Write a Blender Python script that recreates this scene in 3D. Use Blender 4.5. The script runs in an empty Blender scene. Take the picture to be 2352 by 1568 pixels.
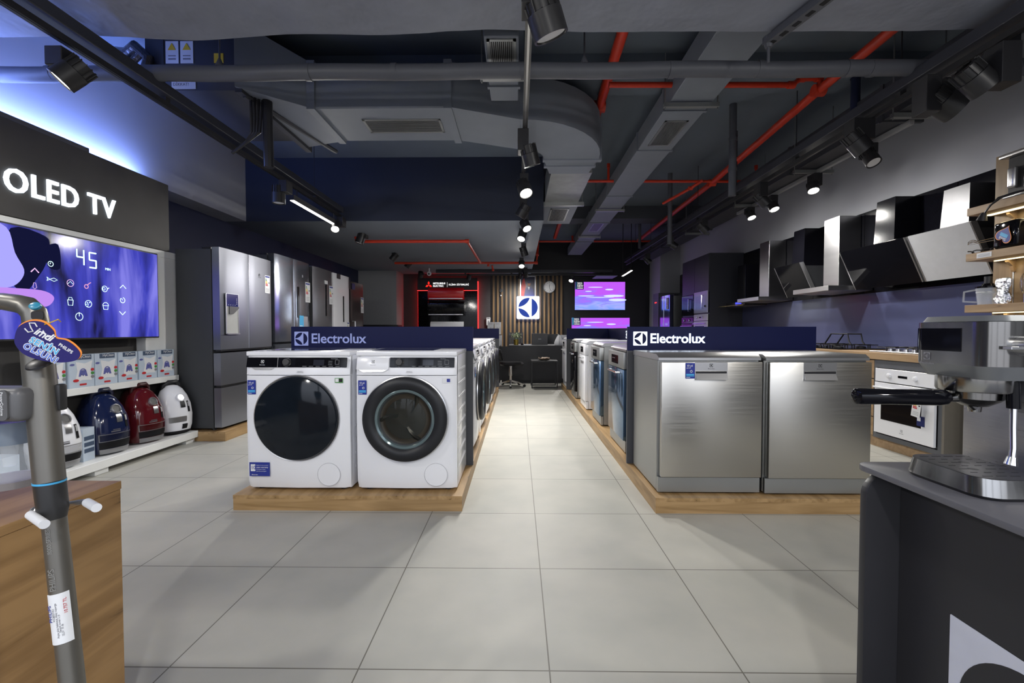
import bpy, bmesh, math, random
from mathutils import Vector, Matrix
random.seed(7)
PI = math.pi
scene = bpy.context.scene
COL = scene.collection

# ---------------------------------------------------------------- camera, world, exposure
F, CX, CY, H = 1030.0, 1176.0, 784.0, 1.065
YAW, PITCH = math.atan(13 / F), math.atan(27 / F)
cam_d = bpy.data.cameras.new('camera')
cam = bpy.data.objects.new('camera', cam_d)
COL.objects.link(cam)
cam_d.sensor_width = 36
cam_d.lens = F / 2352 * 36
cam_d.clip_start = .02
cam.location = (0, 0, H)
cam.rotation_euler = (PI / 2 - PITCH, 0, YAW)
scene.camera = cam
scene.view_settings.view_transform = 'Standard'
scene.view_settings.look = 'None'
scene.view_settings.gamma = 1
scene.view_settings.use_curve_mapping = False
scene.view_settings.exposure = 0.22
wd = bpy.data.worlds.new('street_daylight')
scene.world = wd
wd.use_nodes = True
bg = wd.node_tree.nodes['Background']
_g = wd.node_tree; _tc = _g.nodes.new('ShaderNodeTexCoord'); _sx = _g.nodes.new('ShaderNodeSeparateXYZ'); _cr = _g.nodes.new('ShaderNodeValToRGB'); _mr = _g.nodes.new('ShaderNodeMapRange')
_mr.inputs[1].default_value = -1; _mr.inputs[2].default_value = 1
_g.links.new(_tc.outputs['Generated'], _sx.inputs[0]); _g.links.new(_sx.outputs[2], _mr.inputs[0]); _g.links.new(_mr.outputs[0], _cr.inputs[0]); _g.links.new(_cr.outputs[0], bg.inputs[0])
_e = _cr.color_ramp.elements; _e[0].position = .40; _e[0].color = (.28, .28, .30, 1); _e[1].position = .62; _e[1].color = (1.0, 1.08, 1.25, 1)
_k = _e.new(.50); _k.color = (.42, .43, .47, 1)
bg.inputs[1].default_value = 2.0   # daylight that enters through the open shop front

RC = Matrix.Rotation(YAW, 3, 'Z') @ Matrix.Rotation(PI / 2 - PITCH, 3, 'X')
def ray(px, py):
    return RC @ Vector(((px - CX) / F, -(py - CY) / F, -1))
def hy(px, py, Y):
    d = ray(px, py); return Vector((d.x * Y / d.y, Y, H + d.z * Y / d.y))
def hx(px, py, X):
    d = ray(px, py); return Vector((X, d.y * X / d.x, H + d.z * X / d.x))
def hz(px, py, Z):
    d = ray(px, py); t = (Z - H) / d.z; return Vector((d.x * t, d.y * t, Z))

# ---------------------------------------------------------------- materials
MATS = {}
def nmat(name):
    m = bpy.data.materials.new(name); m.use_nodes = True
    MATS[name] = m
    nt = m.node_tree
    return m, nt, nt.nodes['Principled BSDF']
def col(c): return (c[0], c[1], c[2], 1)
def mat(name, c, rough=.5, metal=0, var=.06, scale=20, bump=0, coat=0, emit=None, es=1, trans=0, ior=1.45, alpha=1, stretch=None, spec=.5):
    m, nt, b = nmat(name)
    tc = nt.nodes.new('ShaderNodeTexCoord')
    no = nt.nodes.new('ShaderNodeTexNoise'); no.inputs['Scale'].default_value = scale; no.inputs['Detail'].default_value = 3
    src = tc.outputs['Object']
    if stretch:
        mp = nt.nodes.new('ShaderNodeMapping'); mp.inputs['Scale'].default_value = stretch
        nt.links.new(src, mp.inputs[0]); src = mp.outputs[0]
    nt.links.new(src, no.inputs[0])
    mx = nt.nodes.new('ShaderNodeMix'); mx.data_type = 'RGBA'
    nt.links.new(no.outputs[0], mx.inputs[0])
    mx.inputs[6].default_value = col([max(0, v * (1 - var)) for v in c])
    mx.inputs[7].default_value = col([min(1, v * (1 + var)) for v in c])
    nt.links.new(mx.outputs[2], b.inputs['Base Color'])
    b.inputs['Roughness'].default_value = rough
    b.inputs['Metallic'].default_value = metal
    b.inputs['Coat Weight'].default_value = coat
    b.inputs['Coat Roughness'].default_value = .05
    b.inputs['Specular IOR Level'].default_value = spec
    b.inputs['IOR'].default_value = ior
    if trans: b.inputs['Transmission Weight'].default_value = trans
    if alpha < 1: b.inputs['Alpha'].default_value = alpha
    if stretch:
        mr = nt.nodes.new('ShaderNodeMapRange'); nt.links.new(no.outputs[0], mr.inputs[0])
        mr.inputs[3].default_value = rough * .75; mr.inputs[4].default_value = rough * 1.3
        nt.links.new(mr.outputs[0], b.inputs['Roughness'])
    if bump:
        bp = nt.nodes.new('ShaderNodeBump'); bp.inputs['Strength'].default_value = bump; bp.inputs['Distance'].default_value = .02
        nt.links.new(no.outputs[0], bp.inputs['Height']); nt.links.new(bp.outputs[0], b.inputs['Normal'])
    if emit:
        b.inputs['Emission Color'].default_value = col(emit); b.inputs['Emission Strength'].default_value = es
    return m
def wood(name, c1, c2, axis='Y', rough=.45):
    m, nt, b = nmat(name)
    N, L = nt.nodes, nt.links
    tc = N.new('ShaderNodeTexCoord'); mp = N.new('ShaderNodeMapping')
    s = {'X': (1.2, 14, 14), 'Y': (14, 1.2, 14), 'Z': (14, 14, 1.2)}[axis]
    mp.inputs['Scale'].default_value = s
    L.new(tc.outputs['Object'], mp.inputs[0])
    n1 = N.new('ShaderNodeTexNoise'); n1.inputs['Scale'].default_value = 1.6; n1.inputs['Detail'].default_value = 8; n1.inputs['Distortion'].default_value = .6
    L.new(mp.outputs[0], n1.inputs[0])
    cr = N.new('ShaderNodeValToRGB')
    e = cr.color_ramp.elements
    e[0].position = .32; e[0].color = col(c2); e[1].position = .6; e[1].color = col(c1)
    k = e.new(.285); k.color = col([v * .35 for v in c2])
    k = e.new(.27); k.color = col(c2)
    L.new(n1.outputs[0], cr.inputs[0])
    L.new(cr.outputs[0], b.inputs['Base Color'])
    b.inputs['Roughness'].default_value = rough
    return m
def emis(name, c, s):
    m, nt, b = nmat(name)
    b.inputs['Base Color'].default_value = (0.02, .02, .02, 1)
    b.inputs['Specular IOR Level'].default_value = 0; b.inputs['Base Color'].default_value = (.003, .003, .003, 1)
    b.inputs['Emission Color'].default_value = col(c); b.inputs['Emission Strength'].default_value = s
    return m
def screen(name, c1, c2, c3, s, scale=(2, 2, 2), dist=1.5):
    m, nt, b = nmat(name)
    N, L = nt.nodes, nt.links
    tc = N.new('ShaderNodeTexCoord'); mp = N.new('ShaderNodeMapping'); mp.inputs['Scale'].default_value = scale
    n1 = N.new('ShaderNodeTexNoise'); n1.inputs['Scale'].default_value = 1.5; n1.inputs['Detail'].default_value = 4; n1.inputs['Distortion'].default_value = dist
    cr = N.new('ShaderNodeValToRGB'); e = cr.color_ramp.elements
    e[0].position = .36; e[0].color = col(c1); e[1].position = .68; e[1].color = col(c3)
    k = e.new(.52); k.color = col(c2)
    L.new(tc.outputs['Object'], mp.inputs[0]); L.new(mp.outputs[0], n1.inputs[0]); L.new(n1.outputs[0], cr.inputs[0])
    L.new(cr.outputs[0], b.inputs['Emission Color']); b.inputs['Emission Strength'].default_value = s
    b.inputs['Base Color'].default_value = (.01, .01, .015, 1); b.inputs['Roughness'].default_value = .12; b.inputs['Specular IOR Level'].default_value = .2
    return m

WHITE = mat('white_enamel', (.80, .81, .85), .22, var=.01, coat=.3)
WHITEM = mat('white_matte_laminate', (.78, .79, .78), .4, var=.02)
PLASTIC = mat('white_plastic', (.72, .73, .76), .35, var=.02)
GLOSSBLK = mat('black_gloss_glass', (.005, .005, .007), .07, var=.2, spec=.25)
GLASSDK = mat('smoked_door_glass', (.007, .010, .015), .08, var=.2, spec=.35)
BLACK = mat('black_plastic', (.014, .014, .017), .4, var=.2)
BLACKM = mat('matte_black_metal', (.018, .018, .021), .5, var=.2)
DKGREY = mat('dark_grey_plastic', (.045, .047, .052), .45, var=.1)
GREYM = mat('graphite_plastic', (.10, .10, .105), .4, var=.1)
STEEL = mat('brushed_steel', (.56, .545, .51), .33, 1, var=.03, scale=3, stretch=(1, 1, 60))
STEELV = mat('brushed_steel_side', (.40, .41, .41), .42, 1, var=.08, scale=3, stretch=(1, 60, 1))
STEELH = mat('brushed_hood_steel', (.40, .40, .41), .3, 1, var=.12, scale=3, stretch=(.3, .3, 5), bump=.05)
INOX = mat('inox_fridge_steel', (.27, .28, .32), .3, .85, var=.03, scale=2)
INOXD = mat('dark_inox_fridge_steel', (.17, .175, .19), .24, .75, var=.03, scale=2)
CHROME = mat('chrome', (.75, .75, .76), .12, 1, var=.02)
SATIN = mat('satin_silver', (.55, .55, .56), .3, .9, var=.04)
FRBODY = mat('fridge_body_graphite', (.05, .053, .057), .5, var=.05)
NAVY = mat('navy_sign_board', (.008, .011, .055), .4, var=.05, spec=.15)
PANELG = mat('grey_divider_laminate', (.06, .063, .072), .5, var=.06)
PANELB = mat('grey_divider_edge', (.10, .105, .12), .5, var=.06)
OAK = wood('oak_plinth_x', (.42, .27, .125), (.26, .155, .06), 'X')
OAKY = wood('oak_plinth_y', (.42, .27, .125), (.26, .155, .06), 'Y')
OAKZ = wood('oak_board_z', (.27, .18, .09), (.17, .105, .05), 'Z')
OAKL = wood('pale_oak_y', (.40, .27, .15), (.30, .19, .10), 'Y')
OAKD = wood('rustic_oak_y', (.36, .21, .085), (.23, .125, .045), 'Y', .4)
CEILM = mat('painted_ceiling', (.115, .14, .175), .85, var=.12, scale=2, bump=.15)
DUCTM = mat('painted_duct', (.18, .20, .24), .6, var=.10, scale=4, bump=.1)
DUCTD = mat('dark_painted_duct', (.05, .052, .062), .6, var=.12, scale=4, bump=.1)
FABRIC = mat('wrapped_duct_cloth', (.22, .235, .285), .5, var=.14, scale=5, bump=1)
PIPEM = mat('painted_pipe', (.085, .09, .108), .5, var=.1, scale=6)
REDP = mat('red_sprinkler_pipe', (.55, .035, .012), .4, var=.12)
WALLW = mat('white_plaster', (.50, .505, .53), .7, var=.05, scale=1.5, bump=.12)
WALLG = mat('light_grey_plaster', (.36, .37, .39), .7, var=.04)
WALLD = mat('dark_navy_wall', (.018, .024, .065), .5, var=.12, scale=2)
WALLB = mat('charcoal_wall', (.012, .012, .015), .45, var=.12)
WALLK = mat('dark_grey_wall', (.04, .04, .043), .6, var=.12)
BULK = mat('bulkhead_paint', (.022, .028, .048), .7, var=.12, scale=2, bump=.1)
LOWC = mat('low_ceiling_paint', (.18, .205, .25), .75, var=.08, scale=1.5)
SPLASH = mat('splashback_tv_glow_tint', (.088, .10, .20), .16, var=.05, scale=2)  # the television's reflected blue glow is mixed into this base colour
UPPAN = mat('black_gloss_wall_panel', (.008, .008, .012), .16, var=.1, spec=.25)
CONC = mat('concrete_panel', (.055, .052, .05), .65, var=.22, scale=5, bump=.05)
STANDM = mat('anthracite_laminate', (.020, .020, .024), .42, var=.08)
STANDT = mat('anthracite_top', (.10, .10, .115), .38, var=.08)
LOGOW = mat('white_print', (.62, .64, .78), .4, var=.01)
LOGOL = mat('lilac_print', (.36, .42, .80), .4, var=.02)
LIT = emis('lit_logo_white', (.85, .93, 1), 1.7)
LITB = emis('lit_letters_blue_white', (.75, .85, 1), 2.6)
LAMP = emis('lamp_lens_glow', (1, .96, .88), 14)
LAMPW = emis('warm_strip_glow', (1, .85, .5), 2.5)
BLUELED = emis('blue_led_strip', (.16, .25, 1), 12)
REDLED = emis('red_led_strip', (1, .02, .02), 4)
NAVYPR = mat('navy_print', (.012, .02, .12), .4, var=.05)
BLUEPR = mat('royal_blue_print', (.02, .035, .26), .4, var=.1)
GREENPR = mat('green_print', (.06, .26, .05), .4, var=.1)
REDPR = mat('red_print', (.5, .02, .025), .4, var=.1)
YELLPR = mat('yellow_print', (.75, .5, .03), .5, var=.1)
ORANGEPR = mat('orange_print', (.8, .25, .03), .4, var=.1)
CYANPR = mat('cyan_print', (.06, .38, .7), .4, var=.1)
PAPER = mat('white_paper', (.72, .73, .75), .6, var=.03)
GREYPR = mat('grey_print', (.2, .2, .22), .6, var=.05)
CARTON = mat('pale_blue_carton', (.48, .56, .66), .5, var=.05)
BLUEGL = mat('blue_mirror_door', (.10, .17, .28), .1, .75, var=.1, scale=2)
CLEAR = mat('clear_plastic', (.85, .9, .95), .05, var=.01, alpha=.22)
CLEARG = mat('clear_glass', (.03, .04, .04), .03, var=.01, alpha=.32)

# ---------------------------------------------------------------- mesh helpers
def merge(bm, t, mtx=None, m=0):
    for f in t.faces: f.material_index = m
    if mtx is not None: bmesh.ops.transform(t, matrix=mtx, verts=t.verts)
    me = bpy.data.meshes.new('tmp'); t.to_mesh(me); t.free()
    bm.from_mesh(me); bpy.data.meshes.remove(me)
def BM(): return bmesh.new()
def box(bm, x0, x1, y0, y1, z0, z1, m=0, bev=0, seg=2, mtx=None):
    t = bmesh.new()
    bmesh.ops.create_cube(t, size=1)
    bmesh.ops.transform(t, matrix=Matrix.Translation(((x0 + x1) / 2, (y0 + y1) / 2, (z0 + z1) / 2)) @ Matrix.Diagonal((abs(x1 - x0), abs(y1 - y0), abs(z1 - z0), 1)), verts=t.verts)
    if bev: bmesh.ops.bevel(t, geom=list(t.edges), offset=bev, segments=seg, affect='EDGES', profile=.5)
    merge(bm, t, mtx, m); return bm
def Bx(x0, x1, y0, y1, z0, z1, bev=0, seg=2, m=0): return box(BM(), x0, x1, y0, y1, z0, z1, m, bev, seg)
def ngon_prism(bm, pts, d, mtx=None, m=0, bev=0):
    """pts in the local XY plane, extruded along +Z by d"""
    t = bmesh.new()
    a = [t.verts.new((p[0], p[1], 0)) for p in pts]
    f = t.faces.new(a)
    if f.normal.z > 0: pass
    r = bmesh.ops.extrude_face_region(t, geom=[f])
    bmesh.ops.translate(t, vec=(0, 0, d), verts=[v for v in r['geom'] if isinstance(v, bmesh.types.BMVert)])
    bmesh.ops.recalc_face_normals(t, faces=t.faces)
    if bev: bmesh.ops.bevel(t, geom=list(t.edges), offset=bev, segments=2, affect='EDGES', profile=.5)
    merge(bm, t, mtx, m); return bm
def basis(z):
    z = Vector(z).normalized(); up = Vector((0, 0, 1)) if abs(z.z) < .95 else Vector((0, 1, 0))
    x = up.cross(z).normalized(); y = z.cross(x)
    return Matrix((x, y, z)).transposed()
def cyl(bm, p0, p1, r0, r1=None, seg=20, m=0):
    p0 = Vector(p0); p1 = Vector(p1); r1 = r0 if r1 is None else r1
    B = basis(p1 - p0); t = bmesh.new(); A, C = [], []
    for i in range(seg):
        a = 2 * PI * i / seg; c, s = math.cos(a), math.sin(a)
        A.append(t.verts.new(p0 + B @ Vector((c * r0, s * r0, 0)))); C.append(t.verts.new(p1 + B @ Vector((c * r1, s * r1, 0))))
    for i in range(seg):
        j = (i + 1) % seg; t.faces.new((A[i], A[j], C[j], C[i]))
    t.faces.new(A[::-1]); t.faces.new(C)
    merge(bm, t, None, m); return bm
def tube(bm, pts, r, seg=8, m=0, closed=False):
    pts = [Vector(p) for p in pts]; t = bmesh.new(); rings = []; n = len(pts)
    nrm = None
    for i, p in enumerate(pts):
        a = pts[(i - 1) % n] if (closed or i) else p; b = pts[(i + 1) % n] if (closed or i < n - 1) else p
        d = (b - a).normalized()
        if nrm is None: nrm = basis(d) @ Vector((1, 0, 0))
        nrm = (nrm - d * nrm.dot(d)).normalized(); bi = d.cross(nrm)
        rr = r[i] if isinstance(r, (list, tuple)) else r
        rings.append([t.verts.new(p + (nrm * math.cos(2 * PI * k / seg) + bi * math.sin(2 * PI * k / seg)) * rr) for k in range(seg)])
    for i in range(n if closed else n - 1):
        A, C = rings[i], rings[(i + 1) % n]
        for k in range(seg):
            j = (k + 1) % seg; t.faces.new((A[k], A[j], C[j], C[k]))
    if not closed: t.faces.new(rings[0][::-1]); t.faces.new(rings[-1])
    merge(bm, t, None, m); return bm
def lathe(bm, prof, mtx=None, seg=40, m=0, sx=1, sy=1):
    """prof: (radius, height) along local +Z"""
    t = bmesh.new(); rings = []
    for r, z in prof:
        rings.append([t.verts.new((math.cos(2 * PI * k / seg) * r * sx, math.sin(2 * PI * k / seg) * r * sy, z)) for k in range(seg)] if r > 1e-6 else [t.verts.new((0, 0, z))])
    for A, C in zip(rings, rings[1:]):
        for k in range(seg):
            j = (k + 1) % seg
            if len(A) == 1 and len(C) == 1: continue
            if len(A) == 1: t.faces.new((A[0], C[j], C[k]))
            elif len(C) == 1: t.faces.new((A[k], A[j], C[0]))
            else: t.faces.new((A[k], A[j], C[j], C[k]))
    bmesh.ops.recalc_face_normals(t, faces=t.faces)
    merge(bm, t, mtx, m); return bm
def loft(bm, rings, m=0, cap=True, mtx=None):
    t = bmesh.new(); R = [[t.verts.new(p) for p in ring] for ring in rings]
    for A, C in zip(R, R[1:]):
        n = len(A)
        for k in range(n):
            j = (k + 1) % n; t.faces.new((A[k], A[j], C[j], C[k]))
    if cap: t.faces.new(R[0][::-1]); t.faces.new(R[-1])
    bmesh.ops.recalc_face_normals(t, faces=t.faces)
    merge(bm, t, mtx, m); return bm
def superell(cx, cy, a, b, z, n=28, e=2.6):
    o = []
    for k in range(n):
        t = 2 * PI * k / n; c, s = math.cos(t), math.sin(t)
        o.append((cx + a * math.copysign(abs(c) ** (2 / e), c), cy + b * math.copysign(abs(s) ** (2 / e), s), z))
    return o
def rrect(w, h, r, n=6, cx=0, cy=0):
    o = []
    for (sx, sy, a0) in ((1, 1, 0), (-1, 1, 90), (-1, -1, 180), (1, -1, 270)):
        for i in range(n + 1):
            a = math.radians(a0 + 90 * i / n)
            o.append((cx + sx * (w / 2 - r) + r * math.cos(a), cy + sy * (h / 2 - r) + r * math.sin(a)))
    return o
def fr(o, facing):
    """matrix whose local XY lies in a vertical face: x to the viewer's reading direction, y up, z out of the face"""
    u, n = {'-Y': ((1, 0, 0), (0, -1, 0)), '+X': ((0, 1, 0), (1, 0, 0)), '-X': ((0, -1, 0), (-1, 0, 0)), '+Y': ((-1, 0, 0), (0, 1, 0))}[facing]
    u, v, n = Vector(u), Vector((0, 0, 1)), Vector(n)
    m = Matrix((u, v, n)).transposed().to_4x4(); m.translation = Vector(o); return m
def obj(name, bm, mats, parent=None, smooth=True, loc=None):
    me = bpy.data.meshes.new(name); bm.to_mesh(me); bm.free()
    for mm in (mats if isinstance(mats, (list, tuple)) else [mats]): me.materials.append(mm)
    if smooth:
        me.polygons.foreach_set('use_smooth', [True] * len(me.polygons))
        me.set_sharp_from_angle(angle=math.radians(35))
    o = bpy.data.objects.new(name, me); COL.objects.link(o)
    if parent is not None: o.parent = parent
    if loc is not None: o.location = loc
    return o
def tag(o, label, cat, group=None):
    o['label'] = label; o['category'] = cat
    if group: o['group'] = group
    return o
def thing(name, label, cat, loc=(0, 0, 0), rz=0, group=None):
    o = bpy.data.objects.new(name, None); o.empty_display_size = .1; COL.objects.link(o)
    o.location = loc; o.rotation_euler = (0, 0, rz)
    return tag(o, label, cat, group)
def struct(name, bm, m, smooth=False):
    o = obj(name, bm, m, None, smooth); o['kind'] = 'structure'; return o
def dup(root, loc, rz, label, group=None):
    r = root.copy(); COL.objects.link(r); r.location = loc; r.rotation_euler = (0, 0, rz); r['label'] = label
    if group: r['group'] = group
    for ch in list(root.children):
        c = ch.copy(); COL.objects.link(c); c.parent = r
        for g in list(ch.children):
            d = g.copy(); COL.objects.link(d); d.parent = c
    return r
TXT = {}
def text_mesh(s, size, ext=.001, bold=0.0, space=1.0, align='LEFT'):
    cu = bpy.data.curves.new('t', 'FONT'); cu.body = s; cu.size = size; cu.extrude = ext; cu.offset = bold * size
    cu.align_x = align; cu.space_character = space; cu.resolution_u = 3
    o = bpy.data.objects.new('t', cu); COL.objects.link(o)
    bpy.context.view_layer.update()
    me = bpy.data.meshes.new_from_object(o.evaluated_get(bpy.context.evaluated_depsgraph_get()))
    bpy.data.objects.remove(o); bpy.data.curves.remove(cu)
    return me
def txt(bm, s, size, mtx, m=0, ext=.001, bold=0.0, space=1.0, align='LEFT', shear=0, sx=1):
    me = text_mesh(s, size, ext, bold, space, align)
    t = bmesh.new(); t.from_mesh(me); bpy.data.meshes.remove(me)
    if sx != 1 or shear:
        bmesh.ops.transform(t, matrix=Matrix(((sx, shear, 0, 0), (0, 1, 0, 0), (0, 0, 1, 0), (0, 0, 0, 1))), verts=t.verts)
    merge(bm, t, mtx, m); return bm
def T(x, y, z=0): return Matrix.Translation((x, y, z))
def logo_shapes(R=.43):
    sh = []
    c = .155 / R; a = math.acos(c)
    sh.append([(R * math.cos(t), R * math.sin(t)) for t in [-a + 2 * a * i / 18 for i in range(19)]])
    A0, A1 = math.radians(176), math.radians(80)
    arc = [Vector((R * math.cos(A0 + (A1 - A0) * i / 14), R * math.sin(A0 + (A1 - A0) * i / 14))) for i in range(15)]
    p, q = arc[0], arc[-1]; d = (q - p).normalized()
    inner = []
    for v in arc[1:-1][::-1]:
        w = v - p; al = d * w.dot(d); pe = w - al
        inner.append(p + al - pe * .72)
    leaf = [(v.x, v.y) for v in arc + inner]
    sh.append(leaf[::-1]); sh.append([(x, -y) for x, y in leaf])
    return sh
LS = logo_shapes()
def logo(bm, mtx, s, m_sq=0, m_dk=1, d=.002):
    ngon_prism(bm, rrect(s, s, s * .03), d, mtx, m_sq)
    for p in LS: ngon_prism(bm, [(x * s, y * s) for x, y in p], d * .5 + .0006, mtx @ T(0, 0, d), m_dk)
    return bm

# ================================================================= ROOM SHELL
def floor_mat():
    m, nt, b = nmat('floor_tiles'); N, L = nt.nodes, nt.links
    tc = N.new('ShaderNodeTexCoord'); mp = N.new('ShaderNodeMapping'); mp.inputs['Location'].default_value = (-.1, -.175, 0)
    br = N.new('ShaderNodeTexBrick'); br.offset = 0; br.squash = 1
    br.inputs['Scale'].default_value = 1; br.inputs['Brick Width'].default_value = .6; br.inputs['Row Height'].default_value = .6
    br.inputs['Mortar Size'].default_value = .0022; br.inputs['Mortar Smooth'].default_value = 0; br.inputs['Bias'].default_value = 0
    br.inputs['Color1'].default_value = (.47, .46, .425, 1); br.inputs['Color2'].default_value = (.45, .445, .41, 1); br.inputs['Mortar'].default_value = (.16, .15, .13, 1)
    n = N.new('ShaderNodeTexNoise'); n.inputs['Scale'].default_value = 3; n.inputs['Detail'].default_value = 6
    n2 = N.new('ShaderNodeTexNoise'); n2.inputs['Scale'].default_value = 60; n2.inputs['Detail'].default_value = 3
    mx = N.new('ShaderNodeMix'); mx.data_type = 'RGBA'; mx.blend_type = 'MULTIPLY'; mx.inputs[0].default_value = 1
    cr = N.new('ShaderNodeValToRGB'); cr.color_ramp.elements[0].color = (.86, .87, .86, 1); cr.color_ramp.elements[0].position = .3; cr.color_ramp.elements[1].color = (1.04, 1.03, 1, 1); cr.color_ramp.elements[1].position = .7
    L.new(tc.outputs['Object'], mp.inputs[0]); L.new(mp.outputs[0], br.inputs[0]); L.new(tc.outputs['Object'], n.inputs[0]); L.new(tc.outputs['Object'], n2.inputs[0])
    L.new(n.outputs[0], cr.inputs[0]); L.new(br.outputs[0], mx.inputs[6]); L.new(cr.outputs[0], mx.inputs[7]); L.new(mx.outputs[2], b.inputs['Base Color'])
    bp = N.new('ShaderNodeBump'); bp.inputs['Strength'].default_value = .04; L.new(n2.outputs[0], bp.inputs['Height']); L.new(bp.outputs[0], b.inputs['Normal'])
    b.inputs['Roughness'].default_value = .52; b.inputs['Specular IOR Level'].default_value = .35
    return m
struct('floor', Bx(-3.95, 3.95, -2, 11.8, -.1, 0), floor_mat())
YB = 11.6
struct('ceiling', Bx(-3.95, 3.95, -2, 11.8, 3.33, 3.45), CEILM)
b = Bx(-3.95, -3.88, -2, 11.8, 0, 3.33)
struct('wall_left', b, WALLD)
# white upper slab of the wall that hangs over the television corner
b = Bx(-3.88, -3.6, -2, 5.94, 2.5, 3.33)
struct('wall_left_upper', b, WALLW)
b = Bx(3.86, 3.95, -2, 11.8, 2.36, 3.33)
struct('wall_right_upper', b, mat('lilac_grey_plaster', (.50, .51, .55), .7, var=.03, scale=1.5))
b = Bx(3.86, 3.95, -2, 11.8, 0, 2.36); struct('wall_right', b, WALLK)
b = Bx(-3.95, 3.95, YB, 11.8, 0, 3.33); struct('wall_back', b, WALLB)
# bulkhead with the low ceiling behind it
b = Bx(-3.88, .34, 5.94, 11.6, 2.5, 3.33, m=0)
for f in b.faces:
    if f.normal.z < -.5: f.material_index = 1
b.faces.ensure_lookup_table()
struct('ceiling_bulkhead', b, [BULK, LOWC])
# glass panels of the kitchen wall
b = BM()
ys = [3.3, 4.0, 5.05, 5.9, 6.75, 7.72]
for a, c in zip(ys, ys[1:]): box(b, 3.845, 3.86, a + .003, c - .003, 1.464, 2.36)
struct('trim_1', b, UPPAN)
b = Bx(3.842, 3.86, 3.3, 7.72, .86, 1.463); struct('trim_2', b, SPLASH)
# column at the back by the fridges, grey pier by the tall cabinets
b = Bx(-3.88, -2.95, 10.9, YB, 0, 2.5); struct('column_1', b, WALLG)
b = Bx(3.39, 3.86, 10.75, YB, 0, 3.33); struct('column_2', b, WALLG)
b = Bx(-2.95, -.70, YB - .03, YB, 0, 2.5); struct('trim_3', b, WALLK)
# slatted wood wall
sl = BM(); box(sl, -.68, 1.16, YB - .03, YB, .3, 2.48, 1)
for i in range(17):
    x = -.64 + i * .1085; box(sl, x, x + .048, YB - .065, YB - .03, .3, 2.47, 0)
struct('trim_4', sl, [wood('slat_oak', (.19, .115, .05), (.11, .065, .03), 'Z'), WALLB])
# unseen shop front behind the camera, header and piers added for reflection bands
b = Bx(-3.95, 3.95, -2.1, -2, 2.75, 3.45); struct('wall_front', b, WALLK)
for i, (x0, x1) in enumerate(((-3.95, -3.2), (-1.75, -1.65), (-.05, .05), (1.65, 1.75), (3.3, 3.95))):
    b = Bx(x0, x1, -2.1, -2, 0, 2.75); struct('trim_%d' % (5 + i), b, WALLK)
# ceiling beams and step
b = Bx(-1.9, 3.86, 3.75, 4.15, 3.2, 3.33); struct('ceiling_beam', b, CEILM)
b = Bx(.34, 3.86, 8.3, 8.7, 3.1, 3.33); struct('ceiling_beam', b, mat('dark_beam', (.06, .065, .08), .8))

# ================================================================= CEILING SERVICES
# cloth wrapped duct that crosses over the camera
def wrapped_duct():
    t = bmesh.new()
    bmesh.ops.create_cube(t, size=1)
    bmesh.ops.transform(t, matrix=T(.125, 1.95, 2.96) @ Matrix.Diagonal((7.44, 1.35, .46, 1)), verts=t.verts)
    bmesh.ops.bevel(t, geom=[e for e in t.edges if abs((e.verts[0].co - e.verts[1].co).x) > 3], offset=.06, segments=3, affect='EDGES')
    bmesh.ops.subdivide_edges(t, edges=[e for e in t.edges if abs((e.verts[0].co - e.verts[1].co).x) > 3], cuts=160)
    bmesh.ops.subdivide_edges(t, edges=[e for e in t.edges if abs((e.verts[0].co - e.verts[1].co).y) > .8], cuts=30)
    for v in t.verts:
        x, y = v.co.x, v.co.y
        s = .012 * math.sin(x * 1.7 + 1) + .006 * math.sin(x * 5 + y * 3)
        for k in range(8):
            px, py = -3.1 + k * .9, 2.05 + .12 * math.sin(k * 2.3); dd = math.hypot(x - px, y - py)
            a = math.atan2(y - py, x - px)
            if v.co.z < 2.8: s += .022 * math.exp(-dd * 5) + .004 * math.exp(-dd * 3) * math.sin(a * 13)
        v.co.z += s
        if y > 2.5: v.co.y += .012 * math.sin(x * 2.1) + .008 * math.sin(x * 6)
    bm = BM(); merge(bm, t); return bm
o = obj('wrapped_duct', wrapped_duct(), FABRIC)
tag(o, 'wide cloth wrapped air duct with pinned wrinkles crossing the ceiling nearest the shop front', 'duct')
# long round pipe
def pipe_x():
    b = BM(); z0 = 2.70; Y = 2.88
    pts = [(-3.88 + i * .2425, Y, z0 + .004 * math.sin(i * 1.3)) for i in range(33)]
    tube(b, pts, .047, 18)
    for x in (-3.0, -2.45, -1.35, -.8, .02, .95, 1.5, 2.05, 2.2, 3.1): cyl(b, (x, Y, z0), (x + .035, Y, z0), .0505, seg=18)
    return b
t = thing('round_pipe', 'long grey insulated round pipe running straight across the ceiling', 'pipe', (0, 0, 0))
obj('pipe_run', pipe_x(), PIPEM, t)
for x in (-1.9, .42, 2.9):
    b = BM(); cyl(b, (x, 2.88, 2.74), (x, 2.88, 3.33), .006, seg=8); cyl(b, (x, 2.88, 2.735), (x, 2.88, 2.79), .03, .008, 12)
    obj('hanger_rod', b, PIPEM, t)

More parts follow.
